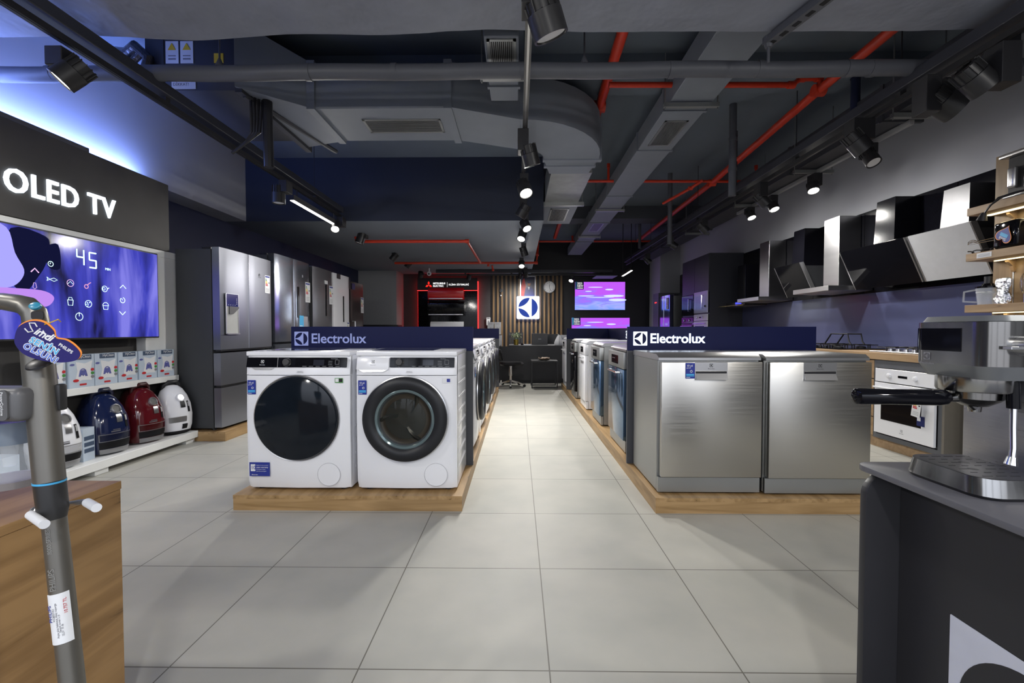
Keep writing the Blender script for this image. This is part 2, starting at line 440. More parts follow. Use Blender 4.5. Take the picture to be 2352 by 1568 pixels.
def vent(bm, x0, x1, y0, y1, z, nb, along='Y', mf=1, mb=2):
    """grille under a duct"""
    w = .018
    for a in ((x0, x1, y0, y0 + w), (x0, x1, y1 - w, y1), (x0, x0 + w, y0, y1), (x1 - w, x1, y0, y1)): box(bm, *a, z - .006, z + .004, mf)
    box(bm, x0 + w, x1 - w, y0 + w, y1 - w, z - .001, z + .003, mb)
    for i in range(nb):
        if along == 'Y':
            x = x0 + w + (x1 - x0 - 2 * w) * (i + .5) / nb; box(bm, x - .0025, x + .0025, y0 + w, y1 - w, z - .006, z, mf)
        else:
            y = y0 + w + (y1 - y0 - 2 * w) * (i + .5) / nb; box(bm, x0 + w, x1 - w, y - .0025, y + .0025, z - .006, z, mf)
VENTM = mat('vent_aluminium', (.28, .29, .29), .4, .6); VENTD = mat('vent_dark', (.01, .01, .012), .8)
def duct(name, label, x0, x1, y0, y1, z0, z1, m=DUCTM, flanges=(), vents=(), brackets=(), hw=0):
    t = thing(name, label, 'duct', ((x0 + x1) / 2, (y0 + y1) / 2, z0))
    o = Vector(t.location)
    b = Bx(x0 - o.x, x1 - o.x, y0 - o.y, y1 - o.y, 0, z1 - z0, bev=.004, seg=1)
    obj('duct_run', b, m, t)
    for f in flanges:
        b = Bx(x0 - o.x - .012, x1 - o.x + .012, f - o.y - .015, f - o.y + .015, -.012, z1 - z0); obj('flange', b, m, t)
    for (a, c, d, e, n) in vents:
        b = BM(); vent(b, a - o.x, c - o.x, d - o.y, e - o.y, -.001, n, 'Y', 0, 1); obj('air_grille', b, [VENTM, VENTD], t)
    for y in brackets:
        b = BM(); box(b, x0 - o.x - .05, x1 - o.x + .05, y - o.y - .018, y - o.y + .018, -.045, -.012)
        for x in (x0 - .04, x1 + .04): cyl(b, (x - o.x, y - o.y, -.06), (x - o.x, y - o.y, 3.33 - z0), .005, seg=6)
        obj('support_bracket', b, VENTM, t)
    return t
duct('air_duct', 'long grey rectangular air duct running back beside the red pipes to the far wall', 1.25, 1.60, 2.66, 11.3, 2.935, 3.12,
     flanges=(3.9, 4.75, 6.35, 7.9, 9.6), vents=((1.32, 1.53, 4.08, 4.62, 14), (1.33, 1.52, 7.95, 8.6, 12)), brackets=(3.75, 7.0, 9.0))
duct('air_duct', 'slim grey duct with a barred grille hanging just behind the wrapped duct', -.20, .005, 2.66, 3.40, 2.775, 2.95,
     flanges=(3.2,), vents=((-.185, -.01, 2.68, 3.0, 12),), brackets=(3.04,))
duct('air_duct', 'dark duct running above the spotlight rail along the kitchen wall', 2.86, 3.16, 2.9, 10.6, 2.70, 2.98, DUCTD,
     flanges=(3.6, 4.8, 6.0, 7.4, 9), brackets=(3.45, 4.65, 5.9, 7.6))
# big S shaped duct
t = thing('elbow_duct', 'large painted air duct that crosses the ceiling and bends round towards the back', 'duct', (0, 3.74, 2.75))
def P3(x, y, z): return (x, y - 3.74, z - 2.75)
b = BM(); box(b, -1.57, -.5, 3.44 - 3.74, 4.04 - 3.74, 0, .34, 0, .01, 1)
obj('duct_run', b, DUCTM, t)
b = BM(); vent(b, -1.25, -.62, 3.62 - 3.74, 3.86 - 3.74, -.001, 10, 'X', 0, 1); obj('air_grille', b, [VENTM, VENTD], t)
b = BM(); box(b, -.56, -.50, 3.42 - 3.74, 4.06 - 3.74, -.015, .35, 0); box(b, -1.60, -1.54, 3.42 - 3.74, 4.06 - 3.74, -.015, .35, 0); obj('flange', b, DUCTM, t)
b = BM()
loft(b, [[P3(-.5, 3.44, 2.75), P3(-.5, 4.04, 2.75), P3(-.5, 4.04, 3.09), P3(-.5, 3.44, 3.09)],
         [P3(.02, 3.64, 2.75), P3(.02, 4.24, 2.75), P3(.02, 4.24, 3.09), P3(.02, 3.64, 3.09)]]); obj('duct_run', b, DUCTM, t)
b = BM(); rings = []
for i in range(11):
    a = PI / 2 * i / 10
    pi_ = (.04 + .22 * math.sin(a), 4.50 - .26 * math.cos(a)); po = (.02 + .78 * math.sin(a), 4.50 - .86 * math.cos(a))
    rings.append([P3(*po, 2.75), P3(*pi_, 2.75), P3(*pi_, 3.09), P3(*po, 3.09)])
loft(b, rings); obj('bend', b, DUCTM, t)
b = BM(); box(b, .25, .83, .74, .80, -.012, .35); box(b, .27, .80, .92, .97, -.01, .34); obj('flange', b, DUCTM, t)
b = BM(); loft(b, [[P3(.26, 4.5, 2.75), P3(.80, 4.5, 2.75), P3(.80, 4.5, 3.09), P3(.26, 4.5, 3.09)], [P3(.34, 4.9, 2.75), P3(.76, 4.9, 2.75), P3(.76, 4.9, 3.09), P3(.34, 4.9, 3.09)]])
obj('duct_run', b, DUCTM, t)
b = BM(); box(b, .36, .80, 4.88 - 3.74, 6.0 - 3.74, .003, .32, 0); obj('duct_run', b, mat('bare_duct_metal', (.24, .25, .25), .45, .3, var=.25, scale=9), t)
b = BM(); box(b, .36, .82, 6.05 - 3.74, 7.2 - 3.74, 0, .3, 0); obj('duct_run', b, DUCTM, t)
b = BM(); vent(b, .46, .72, 6.3 - 3.74, 7.0 - 3.74, -.001, 12, 'Y', 0, 1); obj('air_grille', b, [VENTM, VENTD], t)
b = BM(); box(b, .30, .88, 6.0 - 3.74, 6.05 - 3.74, -.04, .01); [cyl(b, (x, 2.285, -.05), (x, 2.285, .58), .005, seg=6) for x in (.32, .86)]; obj('support_bracket', b, VENTM, t)
# tapered piece rising to the fan coil
b = BM()
loft(b, [[P3(-1.57, 3.44, 2.75), P3(-1.57, 4.04, 2.75), P3(-1.57, 4.04, 3.09), P3(-1.57, 3.44, 3.09)],
         [P3(-2.02, 3.22, 2.80), P3(-2.02, 4.30, 2.80), P3(-2.02, 4.30, 3.28), P3(-2.02, 3.22, 3.28)]])
obj('tapered_piece', b, [DUCTM], t)
b = BM(); tube(b, [P3(-2.0, 3.3, 2.78), P3(-1.75, 4.35, 2.78)], .02, 6); box(b, -2.03, -1.98, -.5, .6, .02, .54); obj('flange', b, DUCTD, t)
# fan coil unit with its notices
t = thing('fan_coil_unit', 'ceiling air handling box with warning notices and foil hoses', 'air conditioner', (-2.35, 3.35, 2.84))
b = Bx(-.42, .32, 0, .9, 0, .40, bev=.006); obj('casing', b, DUCTD, t)
b = BM()
for i, x in enumerate((-.26, -.15)):
    box(b, x, x + .095, -.004, 0, .20, .36, 0); ngon_prism(b, [(-.03, 0), (.03, 0), (0, .05)], .002, fr((x + .048, -.005, .295), '-Y'), 1); box(b, x + .02, x + .075, -.006, -.004, .225, .235, 2); box(b, x + .02, x + .075, -.006, -.004, .25, .256, 2)
box(b, .1, .17, -.004, 0, .20, .27, 1); box(b, -.3, -.19, -.004, 0, .12, .17, 1); box(b, -.1, .0, -.004, 0, .12, .17, 1)
box(b, -.22, -.04, -.004, 0, .012, .065, 0); txt(b, 'DİKKAT!', .03, fr((-.21, -.005, .035), '-Y'), 2, .0005)
obj('notice', b, [PAPER, YELLPR, GREYPR], t)
b = BM(); tube(b, [(-.72, .1, .35), (-.55, 0, .28), (-.45, -.05, .3), (-.36, -.04, .22), (-.40, -.02, .12)], .035, 10); tube(b, [(-.7, .1, .3), (-.5, -.02, .2), (-.4, -.03, .28)], .025, 8)
obj('foil_hose', b, mat('crumpled_foil', (.08, .08, .09), .3, .7, var=.5, scale=30, bump=.6), t)
b = BM(); [tube(b, [(.36 + .02 * k, .02 * k, .45), (.37 + .02 * k, .02 * k, 0), (.36 + .02 * k, .02, -.3), (.30, .05, -.36), (.16, .1, -.42)], .012, 6) for k in range(4)]
tube(b, [(.46, .05, .45), (.47, .05, -.55)], .035, 10)
obj('pipe_bundle', b, BLACK, t)
# red sprinkler pipes
def redpipe(label, pts, r, stubs=(), kr=None):
    t = thing('sprinkler_pipe', label, 'pipe', pts[0]); o = Vector(pts[0])
    b = BM(); L = [Vector(p) - o for p in pts]; tube(b, L, r, 12)
    for p in L[1:-1]: cyl(b, p - Vector((r * 1.25, 0, 0)), p + Vector((r * 1.25, 0, 0)), r * 1.3, seg=12)
    obj('pipe_run', b, REDP, t)
    for (p, q) in stubs:
        b = BM(); p = Vector(p) - o; q = Vector(q) - o; cyl(b, p, q, r * .85, seg=10); cyl(b, q + (p - q) * .25, q, r * 1.2, seg=10); obj('sprinkler_head', b, REDP, t)
    return t
redpipe('thick red sprinkler main beside the bend of the big duct', [(.73, 2.68, 3.18), (.77, 4.3, 3.17), (.84, 10.2, 3.15)], .042)
redpipe('long red sprinkler main slanting back towards the far wall beside the rectangular duct', [(2.43, 2.68, 3.02), (2.46, 3.75, 3.02), (2.56, 6.0, 3.0), (2.62, 9.8, 3.0)], .036)
redpipe('red cross pipe joining the two sprinkler mains near the round pipe', [(.74, 3.7, 3.05), (2.22, 3.72, 3.05), (2.30, 3.72, 3.10), (2.44, 3.72, 3.10), (2.45, 3.72, 3.02)], .022)
redpipe('red cross pipe with two upright sprinklers above the middle of the aisle', [(.55, 5.9, 3.0), (3.12, 5.95, 3.0)], .018,
        [((1.18, 5.9, 3.0), (1.18, 5.9, 3.22)), ((3.1, 5.93, 3.0), (3.1, 5.93, 3.2))])
redpipe('thin red pipe running across behind the spotlights near the far wall', [(.46, 9.9, 3.0), (3.1, 9.9, 3.0)], .02, [((1.2, 9.9, 3.0), (1.2, 9.9, 3.12))])
redpipe('short branch of red pipe slanting below the longer main', [(2.15, 6.7, 2.93), (2.28, 6.0, 2.93), (2.4, 5.9, 3.0)], .02)
redpipe('red pipe loop fixed under the low ceiling', [(-2.5, 6.95, 2.43), (-.78, 6.95, 2.43), (-.76, 9.15, 2.43)], .024, [((-2.5, 6.95, 2.43), (-2.5, 6.95, 2.5))])
redpipe('red pipe under the low ceiling ending in an upward bend', [(-2.52, 9.2, 2.43), (.38, 9.2, 2.43), (.40, 9.2, 2.6), (.42, 9.2, 2.97)], .024, [((-.6, 9.2, 2.43), (-.6, 9.2, 2.36)), ((-.55, 9.7, 2.45), (-.53, 9.75, 2.34))])
# vertical droppers
for i, (px, y0, y1, Y, r, lab) in enumerate(((1968, 50, 250, 3.9, .035, 'thick dark ceiling hanger post behind the round pipe'), (1685, 180, 450, 4.6, .036, 'dark insulated pipe dropping from the ceiling behind the rectangular duct'),
        (1540, 345, 560, 6.6, .032, 'thin dark pipe dropping from the ceiling midway down the shop'), (1470, 430, 570, 9, .03, 'slim dark pipe dropping from the ceiling near the far wall'))):
    p = hy(px, y0, Y); q = hy(px, y1, Y); b = BM(); cyl(b, (0, 0, 0), (0, 0, 3.33 - q.z), r, seg=12); 
    for k in range(2): cyl(b, (0, 0, .25 + k * .3), (0, 0, .28 + k * .3), r * 1.15, seg=12)
    o = obj('drop_pipe', b, WALLD if i == 0 else PIPEM, loc=(p.x, Y, q.z)); tag(o, lab, 'pipe')
# slotted strut poking out below the wrapped duct
b = BM(); p = Vector((1.62, 1.9, 2.70)); q = Vector((1.42, 2.62, 2.70))
d = (q - p).normalized(); B = Matrix.Translation((p + q) / 2) @ basis(d).to_4x4(); L = (q - p).length
box(b, -.03, .03, -.02, .02, -L / 2, L / 2, 0, mtx=B)
for k in range(9): box(b, -.012, .012, -.023, -.02, -L / 2 + .05 + k * .08, -L / 2 + .09 + k * .08, 1, mtx=B); box(b, -.012, .012, .02, .023, -L / 2 + .05 + k * .08, -L / 2 + .09 + k * .08, 1, mtx=B)
cyl(b, (1.42, 2.60, 2.70), (1.42, 2.60, 2.58), .008, seg=8); cyl(b, (1.42, 2.60, 2.72), (1.42, 2.60, 2.66), .03, .018, 10)
o = obj('slotted_strut', b, [PIPEM, VENTD]); tag(o, 'slotted metal strut with a hanging bolt under the wrapped duct', 'bracket')

# ================================================================= LIGHT TRACKS AND SPOTS
def track(label, x, y0, y1, z, beam=True, m=BLACKM, cross=False):
    t = thing('light_track', label, 'light track', (x, (y0 + y1) / 2, z)); L = (y1 - y0) / 2
    b = Bx(-.018, .018, -L, L, 0, .034); box(b, -.006, .006, -L, L, -.002, .001, 1); obj('rail', b, [m, SATIN if m is not BLACKM else BLACK], t)
    if beam:
        b = Bx(-.05, .05, -L, L, .06, .13, bev=.004, seg=1); obj('support_beam', b, mat('track_beam_' + str(int(abs(x) * 100)), (.035, .037, .048), .4, var=.1), t)
        for k in range(int(2 * L / 1.1) + 1):
            y = -L + .2 + k * 1.1; yw = y + (y0 + y1) / 2
            if not cross and (1.15 < yw < 2.75 or (x < 0 and 3.2 < yw < 4.4)): continue
            b = BM(); box(b, -.02, .02, y - .02, y + .02, .03, .07); cyl(b, (0, y, .1), (0, y, (3.33 if y + (y0 + y1) / 2 < 5.8 or x > .4 else 2.5) - z), .004, seg=6); obj('hanger_bracket', b, BLACKM, t)
    if cross:
        t.rotation_euler = (0, 0, PI / 2)
    return t
track('black spotlight track above the television side with a heavy support beam', -2.35, -1.6, 10.4, 2.55, m=BLACKM)
track('narrow grey spotlight track down the middle of the shop', 0.055, -1.6, 10.6, 2.55, beam=False, m=mat('track_grey', (.12, .12, .12), .4, .4))
track('black spotlight track with support beam on the kitchen side', 2.50, -1.6, 10.4, 2.55, m=BLACKM)
track('white spotlight rail under the dark duct by the kitchen wall', 3.05, 3.55, 6.3, 2.655, beam=False, m=mat('white_rail', (.55, .55, .56), .3, .5))
t = track('black spotlight track crossing in front of the far wall', .1, 9.3, 13.5, 2.40, beam=True, m=BLACKM, cross=True); t.location = (.15, 10.75, 2.36)

HEADM = mat('spot_head_black', (.02, .02, .022), .38, var=.1)
def spot(label, p, aim, dia=.11, L=.15, lit=True, box_at=None, zt=2.55, power=40, group=None, fins=14, cone=150, bs=(.04, .06, .17)):
    """p: centre of the head; aim: direction it points; box_at: (dx,dy) of the driver box from the head"""
    t = thing('track_spotlight', label, 'spotlight', p, 0, group or 'track spotlights')
    a = Vector(aim).normalized(); r = dia / 2
    B = basis(a).to_4x4()
    b = lathe(BM(), [(r * .55, -L * .5), (r * .9, -L * .47), (r * .9, -L * .1), (r, -L * .08), (r, L * .5), (r * .9, L * .5), (r * .86, L * .44), (0, L * .44)], B, 28)
    hd = obj('lamp_head', b, HEADM, t)
    b = BM()
    for k in range(fins):
        an = 2 * PI * k / fins; box(b, r * .85, r * 1.0, -.002, .002, -L * .5, -L * .1, 0, mtx=B @ Matrix.Rotation(an, 4, 'Z'))
    obj('cooling_fins', b, HEADM, hd)
    b = lathe(BM(), [(0, 0), (r * .84, 0)], B @ T(0, 0, L * .455), 24); obj('lens', b, LAMP if lit else PAPER, hd)
    dx, dy = box_at or (0.0, .0)
    dz = zt - p[2]
    b = Bx(dx - bs[0], dx + bs[0], dy - bs[1], dy + bs[1], max(.02, dz - bs[2]) if bs[2] < .18 else dz - bs[2], dz - .005, bev=.003, seg=1)
    obj('driver_box', b, BLACKM, t)
    b = BM(); cyl(b, (dx, dy, max(.03, dz - .15)), (0, 0, 0), .01, seg=8); obj('swivel_arm', b, BLACKM, t)
    if lit:
        ld = bpy.data.lights.new('spot_beam', 'SPOT'); ld.energy = power; ld.spot_size = math.radians(cone); ld.spot_blend = 1; ld.shadow_soft_size = r * .8; ld.color = (1, .97, .92)
        lo = bpy.data.objects.new('spot_beam', ld); COL.objects.link(lo); lo.parent = t
        lo.location = a * (L * .5 + .02); lo.rotation_euler = (-a).to_track_quat('Z', 'Y').to_euler()
    return t
PW = 90
for (x, y, l) in ((-2.35, -.9, 'added fill spotlight over the shop entrance on the television-side track'), (.055, -.8, 'added fill spotlight over the shop entrance on the middle track'), (2.5, -.9, 'added fill spotlight over the shop entrance on the kitchen-side track'),
                  (-2.35, .7, 'added fill spotlight above the oak display block'), (2.5, .4, 'added fill spotlight near the espresso stand')):
    spot(l, (x, y, 2.36), (-x * .2, .6, -.75), .13, .16, True, (0, 0), 2.54, 60)  # unseen spotlights added on the tracks for front fill light
# television-side track
spot('big lit spotlight under the thick beam above the television', hy(168, 168, 2.36), (-.60, -.35, -.75), .13, .15, True, (-.055, .0), 2.53, 50, bs=(.045, .05, .165))
spot('unlit ribbed spotlight just before the linear lamp', hy(640, 447, 4.42), (0, 0, -1), .12, .17, False, (.06, .02), 2.53)
spot('lit spotlight at the far end of the linear lamp', hy(770, 520, 5.75), (.2, -.6, -.75), .11, .12, True, (.04, .1), 2.53, PW)
spot('unlit spotlight on the television-side track beside the red pipe bend', hy(829, 547, 6.7), (-.3, -.1, -.9), .13, .16, False, (.02, .1), 2.53)
spot('unlit spotlight above the white fridge', hy(905, 590, 8.4), (-.6, -.1, -.8), .12, .15, False, (0, .05), 2.53)
spot('last unlit spotlight on the television-side track', hy(938, 607, 9.6), (-.6, 0, -.8), .12, .15, False, (0, .05), 2.53)
# middle track
spot('large unlit spotlight hanging nearest overhead on the middle track', hy(1252, 38, 1.93), (.35, .28, -.9), .15, .16, False, (-.06, 0), 2.54)
spot('unlit spotlight on the middle track beside the duct bend', hy(1217, 357, 3.37), (.25, .25, -.9), .125, .15, False, (-.05, 0), 2.54)
spot('brightly lit spotlight on the middle track in front of the bulkhead', hy(1204, 432, 4.25), (.25, -.5, -.85), .13, .15, True, (0, .06), 2.54, PW)
spot('spotlight on the middle track turned towards the washing machines', hy(1202, 484, 5.0), (-.5, .2, -.85), .125, .15, True, (0, .06), 2.54, 170)
spot('lit spotlight third from the bulkhead on the middle track', hy(1207, 517, 5.7), (.3, -.5, -.8), .12, .14, True, (0, .05), 2.54, PW)
spot('lit spotlight fourth from the bulkhead on the middle track', hy(1199, 541, 6.4), (-.2, -.5, -.8), .12, .14, True, (0, .05), 2.54, PW)
spot('unlit box shaped spotlight before the far lit cluster on the middle track', hy(1203, 577, 7.5), (.3, .3, -.9), .12, .15, False, (0, .05), 2.54)
spot('starry bright spotlight above the desk aisle on the middle track', hy(1198, 606, 9.0), (0, -.6, -.8), .12, .14, True, (0, .05), 2.54, PW)
spot('lit spotlight in front of the framed portrait, upper of the close pair', hy(1207, 631, 10.4), (.15, .35, -.85), .12, .12, True, (0, .05), 2.54, PW)
spot('lit spotlight in front of the framed portrait, lower of the close pair', hy(1195, 634, 10.55), (-.2, .3, -.85), .12, .12, True, (0, .05), 2.54, PW)
# kitchen-side track
spot('unlit spotlight nearest the camera on the kitchen-side track', hy(2238, 180, 2.42), (.62, -.05, -.6), .14, .16, False, (.10, -.04), 2.53, bs=(.05, .05, .21))
spot('big domed spotlight with curved fins on the kitchen-side track', hy(2168, 232, 2.68), (.72, -.1, -.5), .17, .17, False, (-.10, .0), 2.53, fins=24, bs=(.045, .05, .21))
spot('unlit spotlight with ribbed back above the white rail', hy(1968, 327, 3.22), (.6, -.1, -.75), .13, .16, False, (.04, .03), 2.551, bs=(.075, .05, .165))
spot('lit spotlight on the kitchen-side track beside the wall rail lamps', hy(1750, 458, 4.55), (.6, -.1, -.7), .11, .15, True, (-.01, .0), 2.53, 45)
spot('lit spotlight on the kitchen-side track above the black angled hood', hy(1615, 523, 6.05), (.6, -.1, -.7), .11, .15, True, (.0, .0), 2.53, 45)
spot('unlit spotlight on the kitchen-side track near the tall cabinets', hy(1545, 562, 7.2), (.8, -.2, -.6), .11, .15, False, (-.04, 0), 2.53)
spot('unlit spotlight on the kitchen-side track near the grey pier', hy(1487, 597, 8.7), (.6, -.2, -.7), .11, .15, False, (0, 0), 2.53)
# white rail on the wall
G2 = 'spotlights on the white wall rail'
spot('spotlight with white ring lens nearest on the white rail', hy(1999, 362, 3.87), (.1, -.5, -.85), .115, .13, False, (.02, .05), 2.65, group=G2)
spot('brightest round spotlight on the white rail', hy(1867, 430, 4.6), (-.1, -.4, -.9), .11, .10, True, (.05, .05), 2.65, 18, G2)
spot('third spotlight along the white rail', hy(1776, 473, 5.36), (.1, -.4, -.85), .11, .11, True, (.0, .03), 2.65, 42, G2)
spot('farthest spotlight on the white rail', hy(1724, 493, 5.88), (.1, -.4, -.85), .11, .11, True, (.0, .03), 2.65, 42, G2)
# far wall
spot('lit spotlight beside the upper wall screen', hy(1313, 641, 10.75), (-.3, -.5, -.75), .12, .12, True, (0, .0), 2.36, PW)
spot('unlit spotlight over the air conditioner display', hy(1077, 636, 10.75), (-.3, .35, -.8), .11, .13, False, (0, 0), 2.36)
spot('unlit spotlight over the corner of the air conditioner display', hy(966, 630, 10.6), (-.2, .5, -.7), .12, .14, False, (.05, 0), 2.36)
def linear(label, p, q, rz=0, w=.055, hl=.12):
    p, q = Vector(p), Vector(q); t = thing('linear_lamp', label, 'linear lamp', (p + q) / 2); L = (q - p).length; B = basis(q - p).to_4x4()
    d = (q - p).normalized()
    B = basis(d).to_4x4()
    b = BM(); box(b, -w / 2, w / 2, -w / 2, w / 2, -L / 2, L / 2, 0, mtx=B); obj('housing', b, BLACKM, t)
    b = BM()
    side = B.to_3x3() @ Vector((1, 0, 0)); up = B.to_3x3() @ Vector((0, 1, 0))
    box(b, -w * .38, w * .38, -w / 2 - .004, -w / 2 + .001, -L / 2 + .02, L / 2 - .02, 0, mtx=B); obj('diffuser', b, emis('linear_glow', (1, .97, .9), 10), t)
    for s in (-.4, .4):
        b = BM(); c = d * L * s; cyl(b, c, c + Vector((0, 0, hl)), .008, seg=6); obj('hanger', b, BLACKM, t)
    return t
linear('long lit linear lamp fixed along the television-side track', (-2.35, 4.66, 2.44), (-2.35, 5.85, 2.44))
linear('short tilted linear lamp at the far end of the kitchen-side track', hy(1428, 632, 9.6), hy(1452, 617, 9.3), hl=1.1)
# security camera
t = thing('security_camera', 'small white dome security camera under the low ceiling', 'camera', hy(986, 628, 10.3))
obj('housing', lathe(BM(), [(0, -.05), (.035, -.045), (.05, -.01), (.05, .03), (.03, .05), (0, .05)], basis((0, -1, -.3)).to_4x4(), 20), PLASTIC, t)
obj('lens', lathe(BM(), [(0, .052), (.02, .05)], basis((0, -1, -.3)).to_4x4(), 16), BLACK, t)
b = BM(); cyl(b, (0, 0, 0), (0, 0, .12), .015, seg=8); obj('mount', b, PLASTIC, t)

# ================================================================= PODIUMS AND DIVIDERS
def podium(label, x0, x1, y0, y1, h=.09):
    t = thing('display_plinth', label, 'plinth', ((x0 + x1) / 2, y0, 0))
    w = (x1 - x0) / 2; n = 2; L = y1 - y0
    b = Bx(-w, w, 0, L, h - .022, h); obj('deck', b, OAKY, t)
    b = Bx(-w + .001, w - .001, .001, .02, 0, h - .022); obj('front_board', b, OAK, t)
    b = Bx(w - .02, w - .001, .02, L, 0, h - .022); obj('side_board', b, OAKY, t)
    b = Bx(-w + .001, -w + .02, .02, L, 0, h - .022); obj('side_board', b, OAKY, t)
    b = Bx(-w + .02, w - .02, L - .02, L, 0, h - .022); obj('back_board', b, OAK, t)
    return t
podium('low oak plinth carrying the washing machines and dryer', -1.68, -.325, 2.6, 7.75)
podium('low oak plinth carrying the dishwashers', .80, 2.12, 2.585, 8.25)
podium('low oak plinth under the row of tall fridges', -3.60, -2.79, 4.22, 8.5)
def divider(label, x0, x1, Y, z1=1.087, lit=None, th=.022, lx=None, text=True):
    t = thing('divider_panel', label, 'divider', (x0, Y, .09)); zb = z1 - .173 - .09; zt = z1 - .09; w = x1 - x0
    b = Bx(0, w, 0, th, 0, zb); obj('lower_board', b, PANELG, t)
    b = Bx(0, w, -.004, th, zb, zt, bev=.001, seg=1); obj('sign_board', b, NAVY, t)
    if lit is not None:
        w_, l_ = (LIT, LITB) if lit else (LOGOL, LOGOL)
        b = logo(BM(), fr((lx[0], -.004, zb + .087), '-Y'), .1); obj('logo', b, [w_, NAVY], t)
        if text:
            b = txt(BM(), 'Electrolux', .098, fr((lx[0] + .068, -.0045, zb + .056), '-Y'), 0, .002, .014, .98, sx=1.0); obj('lettering', b, l_, t)
    return t
divider('navy topped divider with a printed lilac logo behind the two front laundry machines', -1.625, -.32, 3.2, lit=False, lx=(.075,))
divider('navy topped divider at the far end of the washing machine row', -1.62, -.317, 7.62)
divider('navy topped divider with a glowing white logo behind the two steel dishwashers', .797, 2.15, 3.26, lit=True, lx=(.09,))
divider('navy topped divider at the far end of the slim dishwasher row', .797, 2.12, 7.3)
# spine between the rows, with a lit logo facing the aisle
t = thing('divider_panel', 'long navy topped spine board between the rows of dishwashers', 'divider', (1.47, 3.29, .09))
obj('lower_board', Bx(0, .022, 0, 3.99, 0, .824), PANELG, t); obj('sign_board', Bx(-.004, .022, 0, 3.99, .824, .997), NAVY, t)
b = logo(BM(), fr((-.004, 2.75, .91), '-X'), .10); obj('logo', b, [LIT, NAVY], t)
b = txt(BM(), 'Electrolux', .098, fr((-.0045, 2.68, .88), '-X'), 0, .002, .014); obj('lettering', b, LITB, t)
t = thing('divider_panel', 'long navy topped spine board behind the row of washing machines', 'divider', (-1.0, 3.23, .09))
obj('lower_board', Bx(0, .022, 0, 4.36, 0, .824), PANELG, t); obj('sign_board', Bx(0, .026, 0, 4.36, .824, .997), NAVY, t)

# ================================================================= WASHING MACHINES
def sticker_big(t, x, z, w, h, f='-Y', y=0, head='10 yıl', kind=0):
    b = BM(); M = fr((x, y, z), f)
    ngon_prism(b, rrect(w, h, .002, 2), .0008, M, 0)
    txt(b, head, w * .3, M @ T(-w * .38, h * .26, .0008), 1, .0002, .01)
    txt(b, 'garanti', w * .17, M @ T(-w * .38, h * .15, .0008), 1, .0002, .005)
    tube(b, [M @ Vector((w * .12 + w * .11 * math.cos(a), -h * .04 + w * .11 * math.sin(a), .001)) for a in [i * PI / 6 for i in range(12)]], w * .03, 4, 1, closed=True)
    box(b, -w * .42, w * .42, -h * .30, -h * .20, .0008, .0012, 2, mtx=M); box(b, -w * .42, w * .42, -h * .36, -h * .32, .0008, .0012, 2, mtx=M)
    box(b, -w * .42, w * .0, -h * .44, -h * .41, .0008, .0012, 1, mtx=M)
    return obj('guarantee_sticker', b, [BLUEPR, PAPER, CYANPR], t)
def panel_marks(b, M, m=1):
    for i in range(7):
        box(b, -.052, -.03, .022 - i * .0068, .0232 - i * .0068, 0, .0006, m, mtx=M); box(b, .03, .052, .022 - i * .0068, .0232 - i * .0068, 0, .0006, m, mtx=M)
